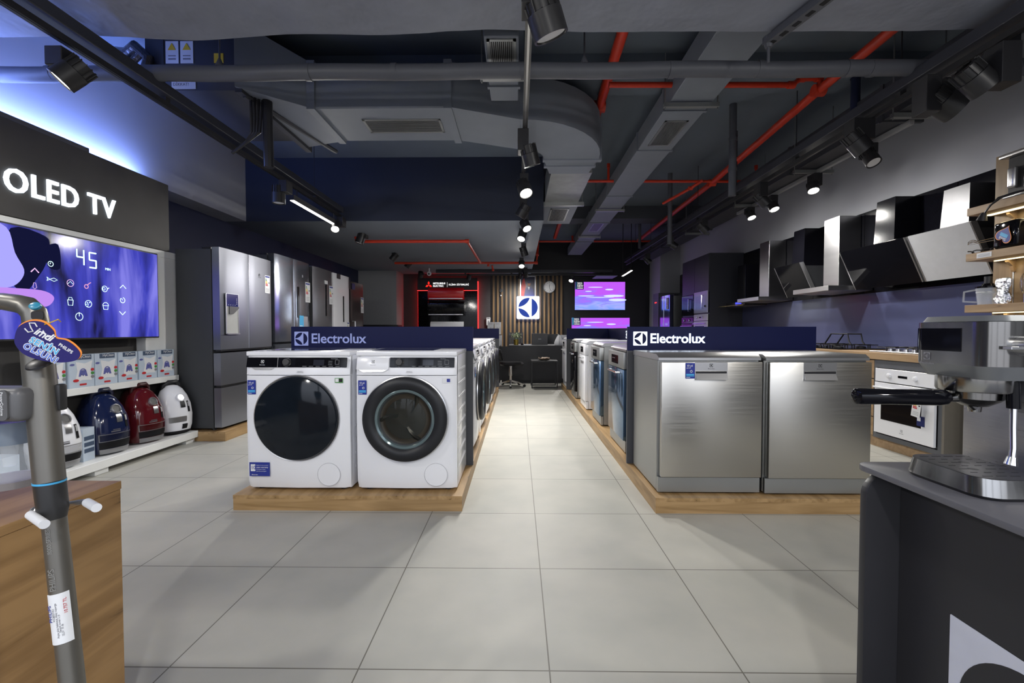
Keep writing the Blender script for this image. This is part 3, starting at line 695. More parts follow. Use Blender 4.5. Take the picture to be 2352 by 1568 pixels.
def washer(name, label, cat, kind, W=.605, Hh=.845, D=.57, rz=0, loc=(0, 0, 0), group=None, detail=True):
    """kind: dryer, washer, plain"""
    t = thing(name, label, cat, loc, rz, group); w = W / 2
    # front profile bulges a little: loft of the cabinet
    b = BM(); box(b, -w, w, .035, D, .015, Hh - .018, 0, .006, 2)
    obj('cabinet', b, WHITE, t)
    b = BM()   # bowed front sheet
    prof = []
    for z, dz, dw in ((.02, .012, .004), (.06, .004, .0), (.15, 0, 0), (.45, -.006, 0), (.70, 0, 0)):
        prof.append([(-w + dw, .05, z), (-w + dw, .022 + dz, z), (-w + .03, .004 + dz, z), (0, -.004 + dz, z), (w - .03, .004 + dz, z), (w - dw, .022 + dz, z), (w - dw, .05, z)])
    loft(b, prof); obj('front_sheet', b, WHITE, t)
    b = BM(); prof = []
    for z, dy in ((.704, 0), (.745, .004), (Hh - .028, .026)):
        prof.append([(-w, .06, z), (-w, .02 + dy, z), (-w + .03, .002 + dy, z), (w - .03, .002 + dy, z), (w, .02 + dy, z), (w, .06, z)])
    loft(b, prof); obj('fascia', b, WHITE, t)
    b = BM(); box(b, -w - .002, w + .002, .018, D + .01, Hh - .028, Hh, 0, .006, 2)
    if kind in ('dryer', 'washer'): box(b, -w + .06, w - .16, .13, D - .08, Hh - .001, Hh + .0015, 1)
    obj('top_plate', b, [WHITE, mat('top_glass_' + kind, (.03, .035, .05), .08, coat=.5)] if kind in ('dryer', 'washer') else [WHITE, WHITE], t)
    # control strip, tilted back
    tilt = math.atan(.022 / .10)
    M0 = T(0, .0055, .757) @ Matrix.Rotation(-tilt, 4, 'X') @ fr((0, 0, 0), '-Y')
    x0 = -w + .008 if kind == 'dryer' else -w + .205
    pm = [GLOSSBLK if kind != 'plain' else WHITE, GREYPR, PAPER]
    b = BM(); box(b, x0, w - .012, -.008, .052, 0, .003, 0, .001, 1, mtx=M0); cp = obj('control_panel', b, pm, t)
    b = BM(); Md = M0 @ T(-.062 if kind == 'dryer' else -.04, .022, .003)
    lathe(b, [(0, .016), (.019, .016), (.022, .013), (.023, 0)], Md, 28, 0)
    tube(b, [Md @ Vector((.0245 * math.cos(a), .0245 * math.sin(a), .001)) for a in [i * PI / 14 for i in range(28)]], .0012, 5, 1, closed=True)
    obj('programme_dial', b, [BLACK, CHROME] if kind != 'plain' else [CHROME, CHROME], cp)
    if detail:
        b = BM(); panel_marks(b, Md); M1 = M0 @ T(0, 0, .003)
        box(b, .10, .165, .004, .038, 0, .001, 1, mtx=M1)
        for k in range(6): box(b, .035 + k * .04, .06 + k * .04, -.002, -.0005, 0, .0006, 0, mtx=M1)
        for k in range(3): box(b, .19, .215, .028 - k * .01, .0295 - k * .01, 0, .0006, 0, mtx=M1)
        for q in ((.232, .255, .036, .037), (.232, .255, .010, .011), (.232, .233, .010, .037), (.254, .255, .010, .037)): box(b, *q, 0, .0006, 0, mtx=M1)
        txt(b, 'UltraCare' if kind == 'washer' else 'CottonCare', .008, M1 @ T(.205, .042, 0), 0, .0003)
        obj('panel_print', b, [mat('panel_print_grey', (.35, .36, .38), .5) if 'panel_print_grey' not in MATS else MATS['panel_print_grey'], mat('display_' + kind, (.018, .02, .03), .1)], cp)
    if kind == 'washer' or kind == 'plain':
        b = BM(); box(b, -w + .006, -w + .20, -.022, .052, 0, .004, 0, .002, 2, mtx=M0); dr = obj('detergent_drawer', b, WHITE, t)
        b = BM(); ngon_prism(b, [(-.085, 0), (.085, 0), (.06, -.014), (-.06, -.014)], .002, M0 @ T(-w + .105, -.022, .0)); obj('grip', b, GREYM if kind == 'plain' else SATIN, dr)
        lm = M0 @ T(-w + .105, .026, .004)
    else:
        b = BM(); box(b, -.118, -.1165, -.008, .052, .003, .0036, 0, mtx=M0); obj('panel_joint', b, SATIN, cp)
        b = BM(); ngon_prism(b, [(-.07, 0), (.07, 0), (.05, -.012), (-.05, -.012)], .002, M0 @ T(-w + .11, -.01, .0)); obj('grip', b, SATIN, t)
        lm = M0 @ T(-w + .105, .026, .003)
    if detail:
        b = logo(BM(), lm, .018, 0, 1, .0006); txt(b, 'Electrolux', .008, lm @ T(0, -.022, 0), 0, .0003, align='CENTER')
        obj('logo', b, [GREYPR if kind == 'washer' else PAPER, PAPER if kind == 'washer' else GLOSSBLK], t)
    # door
    cz = .445; Md = fr((0, -.005 if kind == 'dryer' else -.012, cz), '-Y')
    dm = T(0, 0, 0)
    if kind == 'dryer':
        b = lathe(BM(), [(.253, 0), (.252, .012), (.246, .02), (.20, .034), (.12, .044), (0, .048)], Md, 64); d = obj('door', b, GLASSDK, t)
        b = lathe(BM(), [(.262, 0), (.259, .006), (.253, .004)], Md, 64); obj('door_rim', b, SATIN, d)
    else:
        b = lathe(BM(), [(.252, 0), (.25, .03), (.235, .042), (.205, .046), (.185, .036), (.176, .028)], Md, 64); d = obj('door', b, MATS.get('porthole_frame') or mat('porthole_frame', (.016, .017, .020), .4, spec=.35), t)
        b = lathe(BM(), [(.258, 0), (.257, .008), (.251, .01)], Md, 64); obj('door_rim', b, SATIN, d)
        b = lathe(BM(), [(.178, .028), (.172, .031), (.162, .026), (.158, .01)], Md, 48); obj('glass_ring', b, mat('cyan_glass_ring', (.14, .19, .20), .1, .3) if 'cyan_glass_ring' not in MATS else MATS['cyan_glass_ring'], d)
        b = lathe(BM(), [(.16, .012), (.14, -.01), (.13, -.012)], Md, 48, 0); lathe(b, [(.135, -.012), (.12, .004), (.07, .014), (0, .017)], Md, 48, 1)
        obj('door_glass', b, [DKGREY, CLEARG], d)
        b = lathe(BM(), [(.156, -.002), (.15, .004), (.13, .001), (.115, .003), (.09, .0), (.06, .005), (.035, .0015), (0, .004)], Md, 48, 0)
        for k in range(3):
            a = .5 + k * 2.1; loft(b, [[Md @ Vector((rr * math.cos(a + rr * 4 + da), rr * math.sin(a + rr * 4 + da), zz)) for da, zz in ((-.16 * .1 / rr, .001), (0, .012), (.16 * .1 / rr, .001))] for rr in (.05, .075, .10, .125, .15)], 1)
        obj('drum', b, [mat('drum_steel', (.075, .072, .062), .22, .9) if 'drum_steel' not in MATS else MATS['drum_steel'], MATS['drum_steel']], d)
    # filter cover, stickers
    b = lathe(BM(), [(.068, 0), (.068, .0012), (.0665, .0012), (.0665, .0004), (0, .0005)], fr((w - .125, -.0002, .105), '-Y'), 40); obj('filter_cover', b, WHITE, t)
    b = lathe(BM(), [(.0685, 0), (.0695, .0006), (.0685, .0008)], fr((w - .125, -.0003, .105), '-Y'), 40); obj('filter_seam', b, GREYPR, t)
    if detail:
        sticker_big(t, -w + .042, .63, .05, .085, y=-.0025)
        b = BM(); M = fr((w - .058, -.0025, .672), '-Y'); box(b, -.024, .024, -.014, .014, 0, .001, 0, mtx=M); box(b, -.021, -.001, -.009, .011, .001, .0015, 1, mtx=M); box(b, .001, .021, -.009, .011, .001, .0015, 2, mtx=M)
        obj('care_sticker', b, [GREENPR if kind == 'dryer' else PAPER, PAPER, BLUEPR if kind != 'dryer' else BLACK], t)
        b = BM(); M = fr((.02, .0, .725), '-Y'); box(b, -.017, .017, 0, .002, 0, .0005, 0, mtx=M); box(b, -.02, .02, -.007, -.005, 0, .0005, 0, mtx=M); obj('badge', b, SATIN, t)
        if kind == 'dryer':
            b = BM(); M = fr((-w + .085, -.0045, .135), '-Y'); box(b, -.062, .062, -.042, .042, 0, .0008, 0, mtx=M)
            box(b, -.054, -.026, -.012, .03, .0008, .0012, 1, mtx=M); txt(b, '10', .03, M @ T(-.053, .0, .0013), 0, .0002, .01)
            txt(b, 'Register for free to activate', .0065, M @ T(-.02, .022, .001), 1, .0002); txt(b, 'years warranty', .012, M @ T(-.02, .008, .001), 1, .0002, .01)
            txt(b, 'on inverter motor', .0075, M @ T(-.02, -.003, .001), 1, .0002); txt(b, 'electrolux.com/register', .0065, M @ T(-.02, -.014, .001), 1, .0002)
            txt(b, 'Electrolux', .009, M @ T(-.048, -.036, .001), 1, .0002)
            obj('warranty_sticker', b, [BLUEPR, PAPER], t)
    # pressed grooves on the side
    b = BM()
    for k in range(8):
        z = .12 + k * .085
        for s in (-1, 1):
            box(b, s * w - (.0 if s < 0 else -.0) - .002, s * w + .002, .10, D - .06, z, z + .018, 0, .0015, 1)
    obj('side_ribs', b, mat('rib_white', (.70, .71, .75), .3) if 'rib_white' not in MATS else MATS['rib_white'], t)
    for x in (-w + .06, w - .06):
        for y in (.07, D - .06):
            b = BM(); cyl(b, (x, y, 0), (x, y, .02), .02, seg=12); obj('foot', b, BLACK, t)
    return t
WY = 2.665
washer('tumble_dryer', 'white tumble dryer with a full dark glass porthole and a ten year warranty sticker', 'tumble dryer', 'dryer', W=.63, loc=(-1.325, WY, .09), D=.50, rz=-.012)
washer('washing_machine', 'white washing machine with a see-through porthole showing its steel drum', 'washing machine', 'washer', loc=(-.668, WY, .09), D=.50)
row = washer('washing_machine', 'white washing machine first in the aisle row with its door standing out', 'washing machine', 'plain', D=.55, rz=PI / 2, loc=(-.345, 3.9, .09), group='washing machines along the aisle')
labels = ['white washing machine second in the aisle row', 'white washing machine third in the aisle row', 'white washing machine fourth in the aisle row', 'white washing machine last in the aisle row before the far divider']
for y, l in zip((4.72, 5.42, 6.1, 6.8), labels): dup(row, (-.345, y, .09), PI / 2, l)

# ================================================================= DISHWASHERS
def dishwasher(label, loc, rz=0, W=.6, D=.58, Hh=.83, dm=STEEL, body=STEELV, kind='recess', kick=STEELV, group=None, sticker=False, top=None):
    t = thing('dishwasher', label, 'dishwasher', loc, rz, group); w = W / 2
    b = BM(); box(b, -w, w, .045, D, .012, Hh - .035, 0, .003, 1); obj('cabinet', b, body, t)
    b = BM()
    loft(b, [[(-w - .003, .045, Hh - .035), (-w - .003, D + .01, Hh - .035), (-w - .003, D + .01, Hh), (-w - .003, .055, Hh), (-w + .0, .02, Hh - .02), (-w, .02, Hh - .035)],
             [(w + .003, .045, Hh - .035), (w + .003, D + .01, Hh - .035), (w + .003, D + .01, Hh), (w + .003, .055, Hh), (w, .02, Hh - .02), (w, .02, Hh - .035)]])
    obj('worktop', b, top or SATIN, t)
    z0 = .105; zt = Hh - .045
    if kind == 'recess':
        b = BM(); box(b, -w + .012, w + .0, .0, .04, z0, zt, 0, .004, 2); d = obj('door', b, dm, t)
        cx = .0; z1 = zt - .001; hw = .095
        b = BM(); box(b, cx - hw, cx + hw, -.0015, 0, z1 - .05, z1, 0, 0); box(b, cx - hw, cx - hw + .004, -.0015, .0, z1 - .10, z1 - .05); box(b, cx + hw - .004, cx + hw, -.0015, 0, z1 - .10, z1 - .05); box(b, cx - hw, cx + hw, -.0015, 0, z1 - .102, z1 - .098)
        ngon_prism(b, [(0, 0), (0, -.035), (.02, -.035)], 2 * hw - .008, T(cx - hw + .004, -.0008, z1 - .065) @ Matrix(((0, 0, 1, 0), (-1, 0, 0, 0), (0, 1, 0, 0), (0, 0, 0, 1))), 0)
        h = obj('handle_recess', b, SATIN, d)
        b = BM(); box(b, cx - hw + .004, cx + hw - .004, -.0008, .0005, z1 - .068, z1 - .052); obj('recess_shadow_gap', b, BLACK, h)
        M = fr((cx, -.0015, z1 - .018), '-Y'); b = logo(BM(), M, .019, 0, 1, .0005); txt(b, 'Electrolux', .0095, M @ T(0, -.022, 0), 0, .0002, .005, align='CENTER'); obj('logo', b, [BLACK, SATIN], d)
    else:
        b = BM(); box(b, -w + .002, w - .002, .0, .045, z0, zt - .135, 0, .003, 2); d = obj('door', b, dm, t)
        b = BM(); box(b, -w + .002, w - .002, .0, .045, zt - .13, zt, 0, .003, 2); p = obj('control_fascia', b, kick if kind != 'white' else WHITE, t)
        b = BM(); box(b, -w * .5, w * .35, -.002, .0, zt - .10, zt - .03, 0); 
        for k in range(4): box(b, -w * .4 + k * .03, -w * .4 + k * .03 + .018, -.003, -.002, zt - .06, zt - .055, 1)
        obj('display', b, [GLOSSBLK, SATIN], p)
        b = BM(); tube(b, [(-w * .55, 0, zt - .165), (-w * .55, -.028, zt - .165), (w * .55, -.028, zt - .165), (w * .55, 0, zt - .165)], .008, 8); obj('handle', b, CHROME if kind != 'white' else SATIN, d)
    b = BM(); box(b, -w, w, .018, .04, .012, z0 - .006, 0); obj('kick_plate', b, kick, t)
    if sticker: sticker_big(t, -.123, Hh - .045 - .05, .055, .092, y=-.001)
    for x in (-w + .05, w - .05):
        for y in (.08, D - .06):
            b = BM(); cyl(b, (x, y, 0), (x, y, .013), .02, seg=10); obj('foot', b, BLACK, t)
    return t
dishwasher('brushed steel dishwasher with a blue guarantee sticker beside its handle recess', (1.133, 2.635, .09), W=.60, D=.58, sticker=True)
dishwasher('brushed steel dishwasher without a sticker, at the oven side of its pair', (1.755, 2.62, .09), W=.6, D=.58)
GD = 'dishwashers along the aisle'
dishwasher('dishwasher with a blue mirror door and wide black display, nearest in the aisle row', (.825, 3.79, .09), -PI / 2, .58, .6, .84, BLUEGL, STEELV, 'fascia', STEELV, GD)
dishwasher('slim dishwasher with a blue mirror door and small square display', (.825, 4.78, .09), -PI / 2, .52, .6, .84, BLUEGL, STEELV, 'fascia', STEELV, GD)
dishwasher('white slim dishwasher in the aisle row', (.815, 5.68, .09), -PI / 2, .50, .6, .84, WHITE, PLASTIC, 'white', WHITE, GD, top=PLASTIC)
dishwasher('dark doored dishwasher last in the aisle row before the far divider', (.80, 6.55, .09), -PI / 2, .48, .6, .84, GLOSSBLK, STEELV, 'fascia', STEELV, GD)
dishwasher('white dishwasher standing beyond the far divider', (.80, 7.78, .09), -PI / 2, .55, .6, .84, WHITE, PLASTIC, 'white', WHITE, GD, top=PLASTIC)
# same kind on the kitchen side of the spine (their tops show over the front pair)
dishwasher('steel topped dishwasher behind the spine facing the kitchen wall', (2.1, 3.8, .09), PI / 2, .6, .58, .83, STEEL, STEELV, 'recess', STEELV, 'dishwashers facing the kitchen wall')

# ================================================================= FRIDGES
def energy_label(t, M, h=.16):
    b = BM(); w = h * .5; ngon_prism(b, rrect(w, h, .004, 2), .001, M, 0)
    box(b, -w * .42, w * .42, h * .38, h * .46, .001, .0015, 1, mtx=M)
    for k, mm in enumerate((2, 2, 3, 3, 4, 4)):
        box(b, -w * .38, -w * .38 + w * (.18 + .06 * k), h * (.26 - k * .07), h * (.31 - k * .07), .001, .0015, mm, mtx=M)
    for k in range(3): box(b, -w * .35, w * .35, h * (-.26 - k * .07), h * (-.245 - k * .07), .001, .0015, 5, mtx=M)
    box(b, w * .22, w * .4, h * .06, h * .12, .001, .0015, 6, mtx=M)
    return obj('energy_label', b, [PAPER, BLUEPR, GREENPR, YELLPR, REDPR, GREYPR, BLACK], t)
def fridge(label, y0, y1, ztop, doors, m=INOX, body=FRBODY, X=-2.84, D=.70, extras=None, group=None, dt=.085, loc=None, rz=PI / 2, z0=.115):
    W = y1 - y0; w = W / 2
    t = thing('fridge', label, 'fridge', loc or (X, (y0 + y1) / 2, .09), rz, group or 'tall fridges on the oak plinth'); Hh = ztop - .09
    b = BM(); box(b, -w + .004, w - .004, dt + .012, D, .02, Hh - .02, 0, .003, 1); obj('cabinet', b, body, t)
    for x in (-w + .06, w - .06):
        b = BM(); box(b, x - .03, x + .03, dt + .03, dt + .12, Hh - .02, Hh + .004, 0, .004, 1); obj('hinge_cover', b, BLACK, t)
    for (a, c, za, zb, bow) in doors:
        n = 8; ring = []
        xa, xc = -w + a * W + .002, -w + c * W - .002
        pts = [(xc, dt), (xa, dt)]
        for i in range(n + 1):
            u = i / n; x = xa + (xc - xa) * u
            y = 0.012 * (2 * (x / W)) ** 2 * bow
            pts.append((x, y + (.0 if 0 < i < n else .004)))
        b = BM(); ngon_prism(b, pts, (zb - za) * Hh - .006, T(0, 0, za * Hh + .003)); obj('door', b, m, t)
        b = BM(); 
        if c < .99: box(b, xc - .0015, xc + .0005, -.0015, .006, za * Hh + .004, zb * Hh - .004); obj('door_edge_trim', b, CHROME, t)
    for x in (-w + .05, w - .05):
        for y in (.12, D - .06):
            b = BM(); cyl(b, (x, y, 0), (x, y, .022), .022, seg=10); obj('foot', b, BLACK, t)
    return t
def F_(z): return z
t = fridge('steel french door fridge with an ice and water dispenser', 4.27, 5.17, 1.86, [(0, .5, .44, 1, 1), (.5, 1, .44, 1, 1), (0, 1, .245, .425, 1), (0, 1, .015, .235, 1)], D=.44)
b = BM(); box(b, -.44, .44, .02, .07, .765, .782); box(b, -.44, .44, .02, .07, .417, .44); obj('grip_channel', b, BLACK, t)
M = fr((-.29, -.001, 1.13), '-Y') @ Matrix.Diagonal((1.35, .84, 1, 1))
b = BM()
for q in ((-.075, -.068, -.24, .24), (.068, .075, -.24, .24), (-.075, .075, .235, .24), (-.075, .075, -.24, -.232)): box(b, *q, 0, .006, 0, mtx=M)
box(b, -.068, .068, -.235, .10, 0, .002, 1, mtx=M); box(b, -.068, .068, .09, .235, 0, .006, 2, mtx=M)
ngon_prism(b, [(-.04, .09), (.068, .09), (.068, .07), (0, 0), (-.04, 0)], .012, M, 3); box(b, -.07, .07, -.24, -.225, 0, .02, 0, mtx=M)
for k in range(4): box(b, -.05 + k * .025, -.043 + k * .025, .105, .11, .006, .007, 4, mtx=M); box(b, .045, .052, .12 + k * .02, .126 + k * .02, .006, .007, 4, mtx=M)
obj('dispenser', b, [SATIN, mat('dispenser_lining', (.42, .43, .42), .35), mat('dispenser_panel', (.01, .015, .09), .12), GREYM, PAPER], t)
energy_label(t, fr((.36, .006, 1.49), '-Y'), .20)
b = logo(BM(), fr((.20, -.001, 1.575), '-Y'), .03, 0, 1, .001); txt(b, 'Electrolux', .014, fr((.2, -.001, 1.545), '-Y'), 0, .0003, align='CENTER'); obj('logo', b, [GREYPR, INOX], t)
t = fridge('four door steel fridge reflecting the lit logo', 5.24, 6.12, 1.965, [(0, .5, .44, 1, 1), (.5, 1, .44, 1, 1), (0, .5, .02, .43, 1), (.5, 1, .02, .43, 1)], mat('mirror_inox', (.36, .39, .46), .14, .9, var=.03))
b = BM(); M = fr((.10, -.003, 1.33), '-Y'); box(b, -.02, .02, -.20, .20, 0, .004, 0, mtx=M); obj('touch_strip', b, [GLOSSBLK], t)
b = BM(); M = fr((.22, -.003, 1.0), '-Y'); box(b, -.11, .12, -.15, .15, 0, .006, 0, mtx=M); box(b, -.11, .0, -.02, .16, .006, .008, 1, mtx=M); box(b, -.1, -.03, .02, .03, .008, .009, 2, mtx=M); box(b, -.1, -.03, -.005, .005, .008, .009, 2, mtx=M); obj('dispenser', b, [SATIN, CYANPR, PAPER], t)
energy_label(t, fr((.38, .006, 1.48), '-Y'), .27)
b = logo(BM(), fr((.22, -.001, 1.68), '-Y'), .035, 0, 1, .001); obj('logo', b, [GREYPR, INOX], t)
t = fridge('single door dark inox fridge with a long slot display', 6.2, 6.85, 1.955, [(0, 1, .40, 1, .3), (0, 1, .02, .39, .3)], INOXD)
b = BM(); M = fr((.10, -.003, 1.42), '-Y'); box(b, -.012, .012, -.24, .22, 0, .004, 0, mtx=M); box(b, -.05, .05, .23, .28, 0, .004, 1, mtx=M); obj('slot_display', b, [GLOSSBLK, PAPER], t)
energy_label(t, fr((.28, -.002, 1.5), '-Y'), .28)
t = fridge('white single door fridge with a dark slot display', 6.9, 7.55, 1.95, [(0, 1, .40, 1, .3), (0, 1, .02, .39, .3)], WHITE, PLASTIC)
b = BM(); M = fr((.06, -.003, 1.3), '-Y'); box(b, -.016, .016, -.2, .22, 0, .004, 0, mtx=M); box(b, -.26, -.12, .48, .56, 0, .002, 1, mtx=M); box(b, .24, .29, .36, .56, 0, .002, 1, mtx=M); obj('slot_display', b, [GLOSSBLK, BLACK], t)
energy_label(t, fr((.26, -.002, 1.0), '-Y'), .2)
t = fridge('dark bottom freezer fridge with tubular silver handles, last in the fridge row', 7.62, 8.24, 1.895, [(0, 1, .42, 1, .3), (0, 1, .02, .41, .3)], mat('brown_inox', (.10, .085, .085), .2, .8))
b = BM(); tube(b, [(-.26, -.0, .78), (-.26, -.05, .78), (-.26, -.05, 1.12), (-.26, 0, 1.12)], .012, 8); obj('handle', b, SATIN, t)
b = BM(); tube(b, [(-.26, -.0, .70), (-.26, -.05, .70), (-.26, -.05, .45), (-.26, 0, .45)], .012, 8); obj('handle', b, SATIN, t)
energy_label(t, fr((.24, -.002, 1.42), '-Y'), .28)
b = BM(); M = fr((-.2, -.003, 1.72), '-Y'); box(b, -.07, .07, -.05, .05, 0, .002, 0, mtx=M); obj('sticker', b, [NAVYPR], t)

# ================================================================= TELEVISION WALL
t = thing('sign_panel', 'grey concrete look sign panel with glowing OLED TV letters', 'sign', (-3.42, 3.0, 1.80))
obj('panel', Bx(.046, .13, -1.8, 1.22, 0, .625, bev=.003, seg=1), CONC, t)
obj('rear_frame', Bx(-.16, .045, -1.8, 1.2, .04, .60), BLACKM, t)
obj('led_strip', Bx(-.14, -.06, -1.7, 1.0, .601, .612), BLUELED, t)
obj('led_channel', Bx(.06, .12, -1.8, .45, .626, .66), GREYM, t)
M = fr((.131, -.155, .165), '+X')
b = txt(BM(), 'OLED TV', .215, M, 0, .012, .012, 1.09, sx=.86); o = obj('lettering', b, emis('sign_letters_glow', (.80, .90, 1), 3.2), t)
t = thing('television_backboard', 'white laminate backboard framing the large television', 'wall panel', (-3.36, 3.0, .632))
obj('board', Bx(-.02, .065, -1.8, 1.30, 1.105, 1.165, bev=.002, seg=1), WHITEM, t)
obj('board', Bx(-.02, .065, .93, 1.30, 0, 1.104, bev=.002, seg=1), WHITEM, t)
obj('rear_board', Bx(-.12, -.021, -1.8, 1.20, -.6, 1.16), CONC, t)
# television
def tele(name, label, loc, rz, w, h, scr, frame_t=.012, depth=.045):
    t = thing(name, label, 'television', loc, rz)
    obj('bezel', box(BM(), -w / 2, w / 2, 0, depth, 0, h, 0, .004, 1), BLACK, t)
    s = obj('screen', Bx(-w / 2 + frame_t, w / 2 - frame_t, -.002, 0, frame_t, h - frame_t), scr, t)
    return t, s
TVM = screen('oven_video_picture', (.006, .006, .04), (.05, .055, .50), (.22, .21, .80), .85, (3.2, 1, .7), .35)
t, s = tele('television', 'huge wall mounted television showing a glowing 45 minute oven timer', (-3.19, 3.266, .994), PI / 2, 1.377, .744, TVM, depth=.06)
def ring(b, M, x, y, r, wd=.004, m=0, a0=0, a1=2 * PI, n=28):
    full = a1 - a0 > 6.2
    pts = [M @ Vector((x + r * math.cos(a0 + (a1 - a0) * i / n), y + r * math.sin(a0 + (a1 - a0) * i / n), .0015)) for i in range(n if full else n + 1)]
    tube(b, pts, wd / 2, 4, m, closed=full)
def stroke(b, M, pts, wd=.005, m=0): tube(b, [M @ Vector((p[0], p[1], .0015)) for p in pts], wd / 2, 4, m)
obj('wall_mount', Bx(-.25, .25, .06, .185, .25, .5), BLACKM, t)
M = fr((0, -.003, 0), '-Y')
# picture contents: hand and dark figure
b = BM()
def blob(pts, m, z=.0004):
    P = []
    n = len(pts)
    for i in range(n):
        p0, p1, p2, p3 = [Vector(pts[(i + k - 1) % n]) for k in range(4)]
        for u in (0, .25, .5, .75): P.append(.5 * ((2 * p1) + (p2 - p0) * u + (2 * p0 - 5 * p1 + 4 * p2 - p3) * u * u + (3 * p1 - p0 - 3 * p2 + p3) * u ** 3))
    ngon_prism(b, [(p.x, p.y) for p in P], .0005, M @ T(0, 0, z - .0004), m)
blob([(-.47, .71), (-.26, .70), (-.24, .62), (-.27, .50), (-.33, .40), (-.38, .33), (-.44, .33), (-.52, .45)], 0)
blob([(-.66, .715), (-.495, .71), (-.45, .56), (-.40, .46), (-.42, .39), (-.48, .34), (-.58, .33), (-.66, .35)], 1, .0008)
blob([(-.66, .345), (-.50, .335), (-.30, .335), (-.22, .30), (-.235, .25), (-.29, .225), (-.42, .245), (-.66, .26)], 2, .0008)
blob([(-.26, .62), (-.18, .66), (-.17, .50), (-.25, .50)], 0, .0008)
pic = obj('picture_shapes', b, [emis('screen_dark', (.004, .005, .03), 1), emis('screen_lilac', (.38, .36, 1), .95), emis('screen_pink', (.52, .26, .85), .9)], s)
b = BM()
def seg7(x, y, w, h, segs, wd=.010):
    Z = {'a': [(0, h), (w, h)], 'b': [(w, h), (w, h / 2)], 'c': [(w, h / 2), (w, 0)], 'd': [(0, 0), (w, 0)], 'e': [(0, h / 2), (0, 0)], 'f': [(0, h), (0, h / 2)], 'g': [(0, h / 2), (w, h / 2)]}
    for c in segs: stroke(b, M, [(x + p[0], y + p[1]) for p in Z[c]], wd, 0)
seg7(-.050, .545, .052, .11, 'fgbc', .011); seg7(.045, .535, .052, .11, 'afgcd', .011)
txt(b, 'MIN', .026, M @ T(.172, .532, 0), 0, .0005)
def ico(x, y, fn): fn(x + .06, y)
ico(-.294, .52, lambda x, y: (ring(b, M, x, y, .017), stroke(b, M, [(x, y + .01), (x, y), (x - .008, y)], .003)))
ico(-.396, .462, lambda x, y: stroke(b, M, [(x - .024, y - .012), (x, y + .014), (x + .024, y - .012)], .008, 1))
ico(-.287, .416, lambda x, y: stroke(b, M, [(x - .034, y - .012), (x - .012, y), (x + .012, y + .01), (x + .036, y - .002), (x + .012, y - .013), (x - .012, y - .004), (x - .034, y + .012), (x - .03, y), (x - .034, y - .012)], .003))
ico(-.399, .36, lambda x, y: stroke(b, M, [(x - .006, y + .02), (x - .012, y - .01), (x, y - .02), (x + .012, y - .01), (x + .006, y + .02), (x - .006, y + .02)], .003, 1))
ico(-.162, .403, lambda x, y: (ring(b, M, x, y, .024, .004, 1), stroke(b, M, [(x - .02, y - .008), (x, y + .012), (x + .018, y - .006)], .003)))
ico(-.034, .398, lambda x, y: (stroke(b, M, [(x - .005, y + .002), (x + .015, y + .018), (x + .025, y + .024)], .006, 2), ring(b, M, x - .01, y - .008, .014, .006, 2)))
ico(.109, .386, lambda x, y: (ring(b, M, x - .006, y, .022), ring(b, M, x - .012, y, .010, .003), stroke(b, M, [(x + .014, y), (x + .03, y + .01)], .006)))
ico(.264, .417, lambda x, y: stroke(b, M, [(x - .027, y - .012), (x, y + .014), (x + .027, y - .012)], .006))
ico(-.165, .273, lambda x, y: (stroke(b, M, [(x - .02, y + .01), (x - .016, y - .028), (x + .016, y - .028), (x + .02, y + .01), (x - .02, y + .01)], .004), stroke(b, M, [(x - .015, y + .01), (x - .01, y + .028), (x + .01, y + .028), (x + .015, y + .01)], .003)))
ico(-.031, .263, lambda x, y: (ring(b, M, x, y, .025, .004), ring(b, M, x + .01, y + .01, .003, .003), ring(b, M, x - .008, y + .008, .003, .003), stroke(b, M, [(x - .025, y - .008), (x, y), (x - .008, y - .024)], .003)))
ico(.108, .253, lambda x, y: (ring(b, M, x, y + .004, .024, .004, 0, 0, PI), stroke(b, M, [(x - .022, y + .004), (x - .017, y - .025), (x + .017, y - .025), (x + .022, y + .004), (x - .022, y + .004)], .004)))
ico(-.103, .166, lambda x, y: (ring(b, M, x, y, .027, .004), stroke(b, M, [(x, y + .002), (x, y + .032)], .004)))
ico(.255, .204, lambda x, y: stroke(b, M, [(x - .027, y + .013), (x, y - .013), (x + .027, y + .013)], .006))
ico(.258, .309, lambda x, y: (ring(b, M, x, y, .021, .005, 0, 2.4, 7.6), stroke(b, M, [(x, y), (x - .01, y + .014)], .004)))
obj('icons', b, [emis('icon_cyan', (.62, .95, 1), 1.6), emis('icon_pink', (.95, .6, 1), .9), emis('icon_salmon', (1, .45, .7), .8)], s)

def shelf(label, x0, x1, y0, y1, z0, z1, m=WHITEM):
    t = thing('wall_shelf', label, 'shelf', (x0, y0, z0)); obj('board', Bx(0, x1 - x0, 0, y1 - y0, 0, z1 - z0, bev=.002, seg=1), m, t); return t
shelf('upper white shelf holding the cartons under the television', -3.379, -3.225, 1.2, 4.22, .585, .637)
t = shelf('low white shelf board carrying the canister vacuum cleaners', -3.379, -3.05, 1.2, 4.22, .043, .106)
for y in (.4, 2.0, 2.9): obj('foot_block', Bx(.01, .30, y, y + .11, -.043, 0), WHITEM, t)
